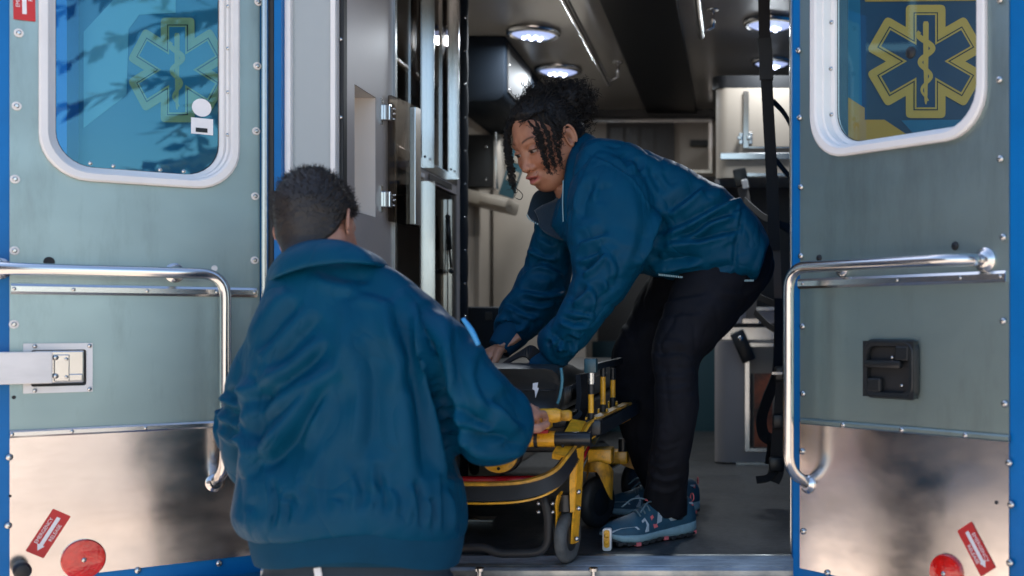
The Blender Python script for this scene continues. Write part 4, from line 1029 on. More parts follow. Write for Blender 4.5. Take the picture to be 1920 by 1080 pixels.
def band(rows, th, n=60):
    """a strip of cloth: rows (tx,ty,ty_depth, bx,by,b_depth) between a top and a bottom edge"""
    C = catmull(rows, n); T = [P(c[0], c[1], c[2]) for c in C]; B = [P(c[3], c[4], c[5]) for c in C]; rings = []
    for i in range(n):
        t = (T[min(i+1, n-1)]-T[max(i-1, 0)])+(B[min(i+1, n-1)]-B[max(i-1, 0)]); h = T[i]-B[i]; nn = t.cross(h)
        nn = nn.normalized() if nn.length > 1e-9 else Vector((0,-1,0))
        rg = []
        for q in range(9):
            u = q/8; rg.append(B[i]+h*u+nn*(th*.5+.006*math.sin(u*math.pi)))
        for q in range(8, -1, -1):
            u = q/8; rg.append(B[i]+h*u-nn*(th*.5-.006*math.sin(u*math.pi)))
        rings.append(rg)
    return ringloft(rings, True, True)

# ================================================================== WOMAN inside, bending over the stretcher
TONE = (.42, .195, .115)
def woman():
    base = P(1240, 990, 3.02); base.z = FZ
    H = Head(P(1028, 265, 2.95), 46, 28, 5, True)
    parts = [H.skin(TONE, (.46, .12, .11))]
    parts += [H.eye(1), H.eye(-1), H.ear(1, TONE), H.ear(-1, TONE)]
    hn = hand(P(1022, 676, 2.765), (-.62, .52, -.36), (-.1, -.25, 1), .30, 1, .95)
    parts.append((*hn, np.array(TONE)*1.25))
    hf = hand(P(944, 648, 2.99), (-.8, -.2, -.55), (-.1, -.3, 1), .35, -1, .95)
    parts.append((*hf, np.array(TONE)*1.25))
    # body under the clothes, one surface from neck to ankles
    inner = [rows_loft([(1075, 330, 1030, 345, 2.96, .05), (1120, 290, 1080, 430, 2.98, .10), (1200, 305, 1170, 470, 3, .14), (1330, 370, 1290, 490, 3, .13), (1405, 440, 1350, 515, 3.01, .10)], 24, 20),
             rows_loft([(1415, 500, 1300, 520, 2.98, .07), (1375, 565, 1275, 590, 2.92, .06), (1325, 640, 1246, 650, 2.88, .055), (1298, 700, 1243, 715, 2.858, .045), (1290, 800, 1240, 800, 2.865, .04), (1278, 930, 1228, 930, 2.935, .032), (1280, 968, 1238, 968, 2.955, .026)], 30, 16),
             rows_loft([(1370, 510, 1260, 530, 3.1, .08), (1310, 575, 1205, 590, 3.18, .075), (1235, 700, 1165, 700, 3.22, .06), (1270, 930, 1230, 930, 3.24, .035), (1270, 955, 1230, 955, 3.25, .03)], 24, 16),
             pathtube([(1150, 340, 2.88, .05), (1140, 480, 2.79, .045), (1090, 590, 2.75, .037), (1030, 670, 2.76, .027), (1020, 678, 2.765, .024)], 20, 14),
             pathtube([(1060, 400, 3.06, .045), (1025, 520, 3.09, .04), (980, 590, 3.05, .035), (946, 645, 2.99, .026), (940, 650, 2.985, .024)], 20, 14)]
    vi, fi = fuse(inner, .012, 3); parts.append((vi, fi, np.array(TONE)))
    who = body_obj('person', parts, 'woman in navy jacket and black jeans bending over the stretcher inside the ambulance', 'person', base)
    # ---- trousers
    def wr(t, th): return .0*math.sin(38*t+2*math.sin(th))*(.4+.6*abs(2*t-1))
    near = rows_loft([(1440, 455, 1290, 485, 3.0, .12), (1453, 488, 1274, 512, 2.98, .122), (1436, 530, 1262, 540, 2.945, .112), (1395, 580, 1243, 590, 2.91, .10), (1348, 636, 1224, 645, 2.875, .09), (1318, 668, 1221, 676, 2.86, .083), (1311, 710, 1226, 716, 2.85, .077), (1312, 755, 1227, 765, 2.85, .075), (1303, 812, 1223, 815, 2.865, .07), (1293, 880, 1213, 880, 2.895, .064), (1288, 925, 1208, 914, 2.925, .060), (1290, 952, 1206, 938, 2.945, .060), (1290, 966, 1207, 952, 2.950, .058)], 100, 36, 2.2, wr)
    far = rows_loft([(1420, 470, 1240, 490, 3.06, .13), (1390, 520, 1210, 540, 3.12, .12), (1330, 575, 1180, 590, 3.18, .10), (1270, 640, 1150, 650, 3.2, .09), (1252, 700, 1145, 705, 3.22, .085), (1252, 770, 1155, 775, 3.22, .075), (1265, 850, 1180, 855, 3.235, .065), (1288, 930, 1212, 928, 3.24, .055)], 80, 32, 2.2, wr)
    V, Fc = fuse([near, far], .006, 5)
    SJ = [([(1228, 640), (1255, 634), (1285, 640)], 5, .006, -1), ([(1226, 668), (1262, 660), (1310, 672)], 5, .007, -1), ([(1224, 684), (1250, 690), (1306, 690)], 4, .006, -1), ([(1228, 706), (1258, 700), (1300, 706)], 5, .006, -1), ([(1230, 735), (1262, 742), (1308, 735)], 5, .005, -1), ([(1226, 830), (1250, 838), (1280, 828)], 5, .004, -1), ([(1216, 862), (1240, 872), (1270, 866)], 5, .005, -1), ([(1170, 600), (1190, 640)], 8, .008, -1), ([(1225, 575), (1262, 560), (1330, 545)], 7, .006, -1), ([(1222, 600), (1260, 590), (1320, 585)], 6, .005, -1), ([(1218, 655), (1250, 665), (1300, 655)], 6, .006, -1), ([(1222, 690), (1260, 700), (1310, 690)], 6, .006, -1), ([(1218, 720), (1255, 725), (1300, 715)], 6, .005, -1), ([(1216, 800), (1255, 795)], 6, .003, -1),
        ([(1214, 880), (1245, 895), (1285, 885)], 6, .006, -1), ([(1212, 905), (1250, 918), (1285, 905)], 6, .006, -1), ([(1350, 540), (1400, 545), (1430, 520)], 8, .006, -1), ([(1262, 560), (1275, 680), (1270, 800), (1255, 930)], 3, .0025, 1)]
    V = crease(V, Fc, [(a, b*.8, c*.7, d) for a, b, c, d in SJ], (22, .0016, .004, np.array([16., 12., 9.])))
    cloth_obj('trousers', V, Fc, 'black_denim', who, base, 'black jeans')
    # ---- jacket
    torso = rows_loft([(1066, 292, 1030, 425, 2.96, .075), (1092, 266, 1052, 455, 2.97, .12), (1140, 265, 1100, 480, 2.98, .165), (1200, 281, 1165, 502, 3.0, .18), (1270, 310, 1225, 520, 3.0, .185), (1330, 341, 1290, 528, 3.0, .185), (1385, 376, 1350, 531, 3.0, .182), (1420, 411, 1390, 532, 3.0, .178), (1437, 442, 1413, 532, 3.0, .17), (1442, 458, 1417, 531, 3.0, .165)], 80, 56, 3.6)
    arm = rows_loft([(1170, 290, 1085, 330, 2.92, .09), (1222, 360, 1066, 385, 2.85, .105), (1234, 428, 1060, 445, 2.81, .10), (1218, 480, 1070, 495, 2.785, .095), (1195, 515, 1074, 522, 2.775, .09), (1169, 558, 1062, 556, 2.765, .085), (1130, 605, 1040, 592, 2.755, .08), (1098, 650, 1011, 624, 2.755, .07), (1068, 680, 1010, 648, 2.76, .055), (1052, 690, 1020, 660, 2.762, .042)], 90, 44, 2.2, lambda t, th: .02*math.sin(34*t+1.5*math.sin(th*2))*max(0, t-.45))
    farm = rows_loft([(1090, 395, 1003, 408, 3.06, .075), (1085, 450, 994, 455, 3.09, .09), (1072, 510, 978, 505, 3.10, .09), (1060, 560, 962, 545, 3.08, .088), (1034, 602, 938, 577, 3.06, .078), (988, 640, 924, 612, 3.03, .058), (975, 646, 932, 622, 3.02, .045)], 70, 36, 2.2, lambda t, th: .03*math.sin(30*t+1.5*math.sin(th*2))*max(0, t-.2))
    V, Fc = fuse([torso, arm, farm], .0055, 5)
    S = [  # shoulder, raglan seam and armhole
        ([(1095, 285), (1138, 299), (1179, 323), (1203, 353), (1218, 379), (1244, 398)], 3, .004, -1), ([(1244, 398), (1236, 430), (1222, 468), (1203, 505)], 8, .022, -1),
        # torso drag folds
        ([(1250, 397), (1285, 372), (1316, 344)], 7, .011, -1), ([(1232, 437), (1286, 415), (1340, 385), (1392, 362)], 7, .014, -1), ([(1262, 442), (1298, 435), (1333, 412), (1388, 394)], 6, .013, -1), ([(1246, 452), (1320, 445), (1388, 428)], 6, .012, -1), ([(1216, 496), (1262, 492), (1316, 483)], 7, .013, -1), ([(1330, 508), (1376, 500)], 5, .006, -1),
        ([(1280, 410), (1330, 378), (1365, 358)], 8, .006, 1), ([(1290, 470), (1340, 462), (1380, 452)], 10, .006, 1), ([(1300, 455), (1345, 440)], 5, .006, -1),
        ([(1190, 296), (1200, 320)], 6, .006, -1), ([(1165, 288), (1178, 312)], 6, .005, -1), ([(1215, 305), (1226, 335), (1240, 360)], 7, .006, -1), ([(1245, 320), (1262, 350)], 7, .005, -1),
        ([(1392, 384), (1386, 425), (1376, 468), (1376, 520)], 3, .006, -1), ([(1388, 405), (1370, 402)], 4, .006, -1), ([(1384, 430), (1362, 434)], 4, .006, -1), ([(1380, 455), (1358, 462)], 4, .005, -1),
        ([(1240, 512), (1300, 520), (1376, 523), (1415, 523)], 2.5, .003, -1),
        # near sleeve
        ([(1082, 452), (1110, 443), (1140, 432)], 6, .010, -1), ([(1088, 512), (1108, 496), (1130, 470)], 6, .016, -1), ([(1082, 486), (1102, 478), (1126, 462)], 5, .010, -1), ([(1067, 566), (1085, 552), (1100, 536)], 6, .013, -1), ([(1050, 594), (1076, 606), (1106, 604)], 6, .012, -1), ([(1056, 580), (1086, 585), (1115, 590)], 5, .008, -1), ([(1030, 622), (1050, 640), (1078, 655)], 6, .010, -1), ([(1110, 530), (1125, 565), (1118, 600)], 7, .009, -1), ([(1140, 520), (1150, 545)], 7, .007, -1), ([(1150, 470), (1162, 500), (1158, 540)], 9, .008, -1),
        ([(1185, 350), (1190, 420), (1178, 480), (1150, 540)], 12, .007, 1), ([(1110, 330), (1095, 370), (1088, 410)], 8, .008, -1), ([(1130, 340), (1120, 380)], 7, .006, -1), ([(1085, 640), (1062, 628)], 5, .008, -1), ([(1040, 655), (1055, 640)], 4, .008, -1), ([(1028, 650), (1040, 632)], 4, .007, -1), ([(1065, 668), (1075, 645)], 5, .008, -1),
        # far sleeve
        ([(992, 462), (1020, 478), (1048, 480)], 5, .010, -1), ([(980, 506), (1015, 492), (1060, 512)], 6, .013, -1), ([(976, 540), (1020, 548), (1058, 540)], 6, .013, -1), ([(948, 566), (985, 585), (1010, 590)], 6, .012, -1), ([(960, 585), (990, 605)], 5, .008, -1), ([(940, 600), (965, 612), (985, 606)], 5, .009, -1), ([(975, 560), (1010, 570), (1040, 562)], 5, .008, -1), ([(1010, 440), (1040, 460)], 5, .007, -1), ([(935, 612), (945, 628)], 4, .007, -1), ([(955, 618), (960, 636)], 4, .007, -1),
    ]
    S = [(a, b*1.15, c*1.35, d) for a, b, c, d in S]
    V = crease(V, Fc, S, (26, .0014, .0052, np.array([13., 8., 9.])))
    Vj = V
    jk = cloth_obj('jacket', V, Fc, 'jacket', who, base, 'navy blue work jacket')
    cuff = rows_loft([(1064, 684, 1020, 650, 2.762, .046), (1046, 692, 1012, 660, 2.765, .040), (1024, 694, 1003, 666, 2.772, .036), (1014, 696, 999, 670, 2.776, .034)], 20, 28, 2.1, lambda t, th: .012*math.sin(th*20))
    obj('cuff', cuff, MAT['jacket_knit'], jk, True, off=base)
    cuff = rows_loft([(984, 640, 932, 612, 3.03, .050), (972, 654, 924, 626, 3.01, .042), (956, 667, 917, 641, 3.0, .038)], 20, 28, 2.1, lambda t, th: .012*math.sin(th*20))
    obj('cuff', cuff, MAT['jacket_knit'], jk, True, off=base)
    # collar: near leaf, back, far leaf with fleece inside
    col = band([(1057, 414, 2.85, 1088, 430, 2.835), (1058, 340, 2.865, 1096, 370, 2.835), (1066, 294, 2.895, 1112, 315, 2.865), (1088, 250, 2.965, 1128, 272, 2.975), (1092, 256, 3.05, 1120, 290, 3.06)], .005, 60)
    obj('collar', col, MAT['jacket'], jk, True, off=base)
    fl = band([(1092, 262, 3.05, 1110, 300, 3.05), (1072, 310, 3.07, 1080, 380, 3.07), (1040, 345, 3.065, 1062, 425, 3.04), (1003, 362, 3.035, 1018, 420, 3.00), (989, 402, 3.01, 1000, 416, 2.985)], .006, 50)
    obj('collar_lining', fl, MAT['fleece'], jk, True, off=base)
    ft = band([(1066, 345, 2.93, 1070, 440, 2.90), (1045, 372, 2.95, 1055, 450, 2.92), (1018, 385, 2.97, 1028, 440, 2.95), (1003, 395, 2.99, 1012, 425, 2.97)], .006, 30)
    obj('collar_lining', ft, MAT['fleece'], jk, True, off=base)
    def teeth(pts, n, name, on=None):
        C = catmull(pts, n); vf = [box(-.0013, .0013, -.001, .001, -.0024, .0024)]
        if on is not None: pj = np.stack([VX+on[:,0]*F/on[:,1], VY-(on[:,2]-CZ)*F/on[:,1]], 1)
        q = []
        for c in C:
            if on is not None:
                k = np.where((np.abs(pj[:,0]-c[0]) < 7) & (np.abs(pj[:,1]-c[1]) < 7))[0]
                yd = on[k, 1].min()-.012 if len(k) else c[2]
            else: yd = c[2]
            q.append(tr(vf[0], P(c[0], c[1], yd)))
        o = obj(name, join(*q), MAT['zip_metal'], jk, off=base); o['kind'] = 'stuff'
    teeth([(1236, 515, 2.825), (1300, 522, 2.823), (1360, 526, 2.83), (1412, 526, 2.835)], 60, 'hem_zip', Vj)
    teeth([(988, 404, 3.005), (994, 412, 2.99), (1008, 420, 2.975)], 9, 'collar_zip'); teeth([(1056, 340, 2.862), (1055, 380, 2.852), (1056, 414, 2.845)], 24, 'collar_zip')
    # ---- hair
    Vc, Fc, L, m, D = H.haircap(.011, 4, HL_W, 190)
    hr = obj('hair', (Vc, Fc), MAT['hair_black'], who, True, 'black curly hair gathered in a high puff', base)
    rng = np.random.RandomState(3); paths, rad = [], []
    bc = np.array([-.100, 0, .062])
    for i in range(1150):
        d = rng.normal(size=3); d /= np.linalg.norm(d); d[2] *= .9
        rr = rng.uniform(.034, .074)*(1+.12*math.sin(5*d[0]+3*d[1])); p0 = H.w(bc+d*rr*np.array([.95, 1.05, .9]))[0]
        dd = H.d(d+rng.normal(size=3)*.8)[0]; paths.append(curl(p0, dd, rng.uniform(.018, .042), rng.uniform(.003, .007), rng.uniform(1, 2.6), 14, rng.uniform(0, 6))); rad.append(rng.uniform(.0006, .0012))
    # frizz along the scalp
    idx = np.where((m > .6))[0]; Wc = Vc
    for i in rng.choice(idx, 520):
        n = H.d(D[i])[0]; back = H.d(np.array([-.8, 0, .35]))[0]
        p0 = Wc[i]-n*.002; paths.append(curl(p0, back*1.0+n*.10+rng.normal(size=3)*.35, rng.uniform(.02, .045), rng.uniform(.0015, .004), rng.uniform(1, 2.5), 12, rng.uniform(0, 6))); rad.append(rng.uniform(.0006, .0011))
    v, f = tubes_fast(paths, rad); cu = obj('curls', (v, f), MAT['hair_black'], hr, True, off=base); cu['kind'] = 'stuff'
    core = sphere((0,0,0), 1, 40, 28); cv = np.array([tuple(q) for q in core[0]]); cv *= np.array([.062, .070, .060])*(1+.13*vnoise(cv*5, 9)+.10*vnoise(cv*11, 5))[:,None]
    obj('hair_puff', (H.w(cv+bc), core[1]), MAT['hair_black'], hr, True, off=base)
    # twisted locks framing the face
    locks = [([(1000, 222, 2.84), (1012, 248, 2.825), (1018, 275, 2.83), (1024, 305, 2.84), (1034, 328, 2.85)], .0052), ([(1008, 215, 2.84), (1024, 245, 2.82), (1030, 270, 2.825), (1036, 300, 2.835), (1042, 322, 2.845)], .0050),
             ([(1020, 212, 2.84), (1036, 240, 2.82), (1042, 265, 2.825), (1048, 290, 2.835), (1056, 318, 2.845)], .0048), ([(1028, 212, 2.85), (1044, 236, 2.83), (1048, 255, 2.835), (1050, 280, 2.84)], .0045), ([(992, 226, 2.845), (1004, 246, 2.825), (1010, 268, 2.83), (1019, 290, 2.835), (1027, 316, 2.845)], .0045),
             ([(985, 212, 2.93), (960, 228, 2.93), (952, 258, 2.935), (955, 295, 2.94), (962, 330, 2.94), (967, 352, 2.94)], .0060), ([(975, 215, 2.94), (955, 236, 2.95), (950, 268, 2.955), (953, 305, 2.955), (960, 345, 2.95), (966, 362, 2.95)], .0055), ([(982, 208, 2.95), (957, 226, 2.96), (950, 252, 2.965), (952, 288, 2.96), (959, 318, 2.955)], .0060),
             ([(1005, 205, 2.87), (980, 215, 2.88), (962, 232, 2.90), (955, 250, 2.92)], .0055), ([(1030, 205, 2.86), (1010, 210, 2.85), (990, 222, 2.85), (972, 230, 2.87)], .0045), ([(1040, 208, 2.86), (1046, 235, 2.84), (1052, 255, 2.85)], .0045)]
    paths, rad = [], []
    for k, (pts, r) in enumerate(locks):
        C = catmull(pts, 90); Q = np.array([tuple(P(*c)) for c in C]); s = np.linspace(0, 1, 90); Ln = np.linalg.norm(np.diff(Q, axis=0), axis=1).sum()
        for ph in range(7):
            a = s*Ln/rng.uniform(.013, .022)*6.283+ph*.9+k; taper = np.clip((1-s)*4, .30, 1)*np.clip(s*6, .5, 1)
            wig = np.stack([np.cos(a), np.sin(a)*.8, .35*np.sin(a*.5)], 1)*(r*rng.uniform(.6, 1.25)*taper)[:,None]
            jit = np.stack([np.sin(s*(14+2*ph)+k), np.cos(s*15+k*2+ph), 0*s], 1)*.0026
            paths.append(Q+wig+jit); rad.append(r*.27*taper)
        for _ in range(40):
            q = rng.randint(8, 89); d = rng.normal(size=3); paths.append(curl(Q[q], d, rng.uniform(.008, .018), .003, 1.2, 10, rng.uniform(0, 6))); rad.append(np.full(10, .0006))
    C = catmull([(966, 352, 2.94), (974, 358, 2.94), (980, 366, 2.94), (976, 374, 2.94), (968, 372, 2.94)], 30); paths.append(np.array([tuple(P(*c)) for c in C])); rad.append(np.full(30, .0011))
    v, f = tubes_fast(paths, rad, 6); lk = obj('locks', (v, f), MAT['hair_black'], hr, True, off=base); lk['kind'] = 'stuff'
    for rows in ([(1285, 935, 1228, 930, 2.945, .036), (1286, 972, 1234, 966, 2.955, .034)], [(1284, 925, 1222, 925, 3.25, .038), (1290, 955, 1226, 955, 3.26, .038)]):
        obj('sock', rows_loft(rows, 6, 20), MAT['fleece'], who, True, off=base)
    # ---- shoes
    def shoe(toe, heel, lat, lbl):
        toe, heel = Vector(toe), Vector(heel); d = (toe-heel); Ls = .285; d.z = 0; d.normalize(); sd = Vector((0,0,1)).cross(d)*lat   # lat: towards the camera-side face
        M = Matrix((( d.x, sd.x, 0, heel.x), (d.y, sd.y, 0, heel.y), (0, 0, 1, FZ+.002), (0,0,0,1)))
        xs = np.linspace(0, 1, 26)
        hw = np.interp(xs, [0, .04, .12, .3, .45, .6, .75, .88, .96, 1], [.012, .026, .034, .033, .034, .043, .048, .042, .026, .008])
        cy = np.interp(xs, [0, .4, .7, 1], [0, .0, .003, -.006])
        zb = np.interp(xs, [0, .08, .3, .45, .7, .88, 1], [.010, .003, .001, .004, .001, .006, .022])
        zm = np.interp(xs, [0, .15, .4, .7, .9, 1], [.040, .036, .029, .027, .030, .036])
        def slab(z0, z1, g):
            rings = []
            for i, x in enumerate(xs):
                w_ = hw[i]*g; a, b = z0[i], z1[i]
                rings.append([(x*Ls, cy[i]+w_*u, a+(b-a)*v) for u, v in ((-.9, 0), (-1.02, .35), (-1.0, .8), (-.93, 1), (.93, 1), (1.0, .8), (1.02, .35), (.9, 0))])
            return xf(ringloft(rings, True, True), M)
        s = obj('shoe', slab(zb+.006, zm, 1.04), MAT['midsole'], who, True, lbl, base)
        obj('outsole', slab(zb, zb+.007, 1.0), MAT['outsole'], s, False, off=base)
        for k in range(11):
            x = .06+.085*k; i = int(x*25); w_ = hw[i]+.001
            obj('tread_lug', xf(box(x*Ls-.007, x*Ls+.007, cy[i]+w_*.72, cy[i]+w_*1.03, zb[i]-.0015, zb[i]+.008, .0015), M), MAT['shoe_pink'] if k % 4 == 0 else MAT['outsole'], s, off=base)
        zt = np.interp(xs, [0, .05, .12, .22, .34, .42, .55, .7, .85, .95, 1], [.074, .100, .104, .098, .106, .106, .092, .074, .064, .054, .040])
        rings = []
        for i, x in enumerate(xs):
            w_ = hw[i]*.97; tw = np.interp(x, [0, .15, .35, .6, .85, 1], [.55, .72, .60, .50, .62, .6]); rg = []
            for k in range(20):
                th = math.pi*k/19; cs, sn = math.cos(th), math.sin(th); bl = sn**.8
                yy = w_*(cs*(1-bl*.0))*(1-(1-tw)*sn**2*.9); rg.append((x*Ls, cy[i]+yy, zm[i]-.004+(zt[i]-zm[i]+.004)*bl))
            rings.append(rg)
        V, Fc = ringloft(rings, False); V, Fc = xf((V, Fc), M)
        obj('upper', (V, Fc), MAT['shoe_navy'], s, True, off=base)
        def surf(x, k):
            i = min(int(x*25), 24); t = x*25-i; a = Vector(rings[i][0]).copy(); kk = min(max(k, 0), 18.99); j = int(kk); u = kk-j
            def g(ii): return Vector(rings[ii][j])*(1-u)+Vector(rings[ii][j+1])*u
            return g(i)*(1-t)+g(i+1)*t
        def patch(poly, m, nm, lift=.0016):
            # polygon in (x,k) space drawn on the near side face
            V = [M @ (surf(x, k)+Vector((0, lift, lift*.5))) for x, k in poly]; n = len(V)
            inn = [M @ surf(x, k) for x, k in poly]
            obj(nm, (V+inn, [tuple(range(n))]+[(i, (i+1) % n, (i+1) % n+n, i+n) for i in range(n)]), MAT[m], s, off=base)
        # side letter, stripes, toe guard
        patch([(.45, 1.5), (.51, 1.4), (.455, 4.8), (.40, 5.0)], 'shoe_grey', 'logo_letter'); patch([(.455, 4.9), (.39, 4.9), (.28, 1.2), (.345, 1.2)], 'shoe_grey', 'logo_letter'); patch([(.345, 1.2), (.28, 1.2), (.23, 4.8), (.29, 4.9)], 'shoe_grey', 'logo_letter')
        patch([(.50, .8), (.55, .8), (.57, 3.6), (.54, 3.8)], 'shoe_pink', 'side_stripe'); patch([(.205, 5.0), (.05, 4.0), (.05, 5.6), (.21, 6.6)], 'shoe_pink', 'heel_stripe'); patch([(.195, 5.3), (.055, 4.5), (.055, 5.2), (.20, 6.0)], 'shoe_grey', 'heel_stripe', .003)
        patch([(.72, 1.6), (.96, 1.2), (.97, 2.0), (.88, 3.2), (.74, 2.6)], 'shoe_grey', 'toe_guard'); patch([(.62, .6), (.66, .6), (.67, 3.8), (.63, 4.2), (.61, 2)], 'shoe_grey', 'side_stripe')
        for k in range(5):
            x = .44+.055*k
            pts = [M @ (surf(x, q)+Vector((0, 0, .002))) for q in np.linspace(5.0, 14.0, 9)]
            obj('lace', tube(pts, .0024, 6), MAT['shoe_dark'], s, True, off=base)
        for q in (7.0, 11.0):
            p = surf(.48, q); pts = [M @ (p+Vector((.0, .0, .004))), M @ (p+Vector((.035, .022*(q-9)/2*-1, .008))), M @ (p+Vector((.065, .034*(q-9)/2*-1, -.012)))]
            obj('lace', tube([Vector(c) for c in catmull([tuple(v) for v in pts], 12)], .0022, 6), MAT['shoe_dark'], s, True, off=base)
        obj('tongue', xf(box(.36*Ls, .44*Ls, -.016, .016, .092, .124, .006), M), MAT['shoe_navy'], s, True, off=base)
        obj('tongue_tab', xf(box(.365*Ls, .40*Ls, -.012, .018, .1225, .128, .002), M), MAT['shoe_pink'], s, off=base)
        obj('eyelet_tab', xf(box(.49*Ls, .535*Ls, -.008, .010, .1005, .106, .002), M), MAT['shoe_pink'], s, off=base)
        lp = [M @ Vector((.004+.0*t, .0+.007*math.cos(t), .096+.010*math.sin(t))) for t in np.linspace(0, 6.28, 16)]
        obj('heel_loop', tube(lp, .0018, 6), MAT['shoe_pink'], s, True, off=base)
    t0 = P(1154, 1000, 2.835); h0 = P(1300, 1000, 2.995); shoe((t0.x, t0.y, 0), (h0.x, h0.y, 0), 1, 'navy running shoe with grey side letter and pink trim, nearer the sill')
    t1 = P(1146, 960, 3.26); h1 = P(1311, 960, 3.31); shoe((t1.x, t1.y, 0), (h1.x, h1.y, 0), 1, 'navy running shoe with pink trim, farther from the sill')
woman()
# ================================================================== MAN outside, seen from behind
def man():
    tone = (.44, .23, .16); base = P(665, 1000, 2.24); base.z = 0
    H = Head(P(594, 426, 2.245), -99, 20, -8, False, .90)
    parts = [H.skin(tone, (.3, .1, .09)), H.eye(1), H.eye(-1), H.ear(1, tone), H.ear(-1, tone)]
    hr_ = hand(P(950, 806, 2.40), (.30, .70, .42), (.1, -.6, .8), .55, 1, 1.0, .06); parts.append((*hr_, np.array(tone)*1.15))
    hl_ = hand(P(520, 800, 2.52), (.6, .6, .1), (0, -.5, 1), .5, -1, 1.05); parts.append((*hl_, np.array(tone)))
    inner = [pathtube([(596, 430, 2.225, .050), (603, 470, 2.225, .054), (612, 530, 2.24, .060)], 12, 24), rows_loft([(640, 470, 570, 475, 2.25, .06), (680, 520, 545, 525, 2.25, .08), (750, 620, 550, 625, 2.25, .09), (780, 800, 520, 805, 2.24, .10), (800, 1000, 520, 1000, 2.24, .11), (800, 1080, 520, 1080, 2.24, .11)], 24, 20),
             rows_loft([(655, 1060, 525, 1060, 2.24, .08), (640, 1400, 540, 1400, 2.22, .05), (625, 1830, 560, 1830, 2.24, .04)], 20, 16), rows_loft([(810, 1060, 680, 1060, 2.24, .08), (800, 1400, 700, 1400, 2.22, .05), (790, 1830, 725, 1830, 2.24, .04)], 20, 16),
             pathtube([(775, 625, 2.245, .045), (850, 722, 2.24, .040), (915, 800, 2.275, .038), (945, 803, 2.36, .036), (952, 805, 2.40, .026)], 20, 14), pathtube([(560, 600, 2.24, .045), (482, 720, 2.275, .036), (474, 805, 2.32, .034), (500, 815, 2.44, .028), (522, 800, 2.53, .024)], 20, 14)]
    vi, fi = fuse(inner, .014, 3); parts.append((vi, fi, np.array(tone)))
    who = body_obj('person', parts, 'man in navy jacket with short dark hair, seen from behind outside the ambulance', 'person', base)
    # trousers down to the ground
    l1 = rows_loft([(850, 1010, 500, 1010, 2.24, .12), (845, 1060, 505, 1060, 2.24, .12), (800, 1120, 515, 1120, 2.24, .115)], 16, 36)
    l2 = rows_loft([(662, 1080, 498, 1080, 2.24, .115), (655, 1250, 515, 1250, 2.23, .10), (640, 1450, 535, 1450, 2.22, .08), (640, 1850, 540, 1850, 2.24, .075)], 40, 28); l3 = rows_loft([(848, 1080, 670, 1080, 2.24, .115), (830, 1250, 680, 1250, 2.23, .10), (810, 1450, 700, 1450, 2.22, .08), (805, 1850, 705, 1850, 2.24, .075)], 40, 28)
    V, Fc = fuse([l1, l2, l3], .009, 4); V = crease(V, Fc, [], (16, .003))
    tz = cloth_obj('trousers', V, Fc, 'dark_trousers', who, base, 'dark navy work trousers')
    q = P(597, 1078, 2.118); obj('key_tag', xf(box(-.007, .007, -.002, .002, -.02, .014, .0015), Matrix.Translation(q) @ Matrix.Rotation(R(-10), 4, 'Y')), MAT['white_print'], tz, off=base)
    for px in (590, 755):
        c = P(px, 1000, 2.24)
        ups = [[(c.x+.052*math.cos(a)*sx, c.y+.02+dy+l*math.sin(a), z) for a in np.linspace(0, 6.283, 24, endpoint=False)] for sx, dy, l, z in ((1, .05, .14, .001), (1.02, .05, .142, .025), (.98, .05, .135, .05), (.9, .03, .11, .075), (.85, .0, .075, .11), (.85, -.01, .065, .20))]
        bt_ = obj('boot', ringloft(ups, True, True), MAT['black_leather'], who, True, off=base)
    # jacket
    torso = rows_loft([(680, 470, 545, 478, 2.265, .08), (730, 502, 530, 516, 2.26, .105), (795, 545, 508, 562, 2.245, .13), (838, 592, 486, 610, 2.24, .145), (845, 660, 472, 680, 2.235, .152), (840, 750, 468, 765, 2.235, .155), (850, 850, 462, 862, 2.235, .157), (866, 925, 452, 938, 2.235, .162), (872, 975, 447, 962, 2.235, .165), (868, 1008, 458, 990, 2.235, .158), (858, 1022, 480, 1008, 2.235, .15)], 90, 56, 2.4)
    ra = rows_loft([(792, 555, 745, 610, 2.235, .09), (864, 610, 780, 658, 2.225, .10), (924, 690, 818, 728, 2.225, .10), (972, 750, 838, 790, 2.24, .10), (1003, 788, 850, 815, 2.27, .090), (998, 815, 880, 835, 2.30, .07)], 60, 36, 2.2)
    rf = pathtube([(915, 790, 2.26, .066), (938, 794, 2.31, .064), (945, 800, 2.36, .058), (952, 803, 2.40, .047)], 24, 28)
    la = rows_loft([(575, 560, 500, 600, 2.24, .09), (540, 640, 452, 656, 2.25, .09), (520, 720, 428, 726, 2.275, .09), (510, 780, 422, 776, 2.31, .088), (505, 840, 432, 832, 2.35, .08), (505, 880, 452, 870, 2.39, .06)], 60, 36, 2.2)
    lf = pathtube([(470, 800, 2.32, .075), (480, 815, 2.40, .065), (500, 812, 2.48, .05)], 20, 24)
    V, Fc = fuse([torso, ra, rf, la, lf], .0065, 6)
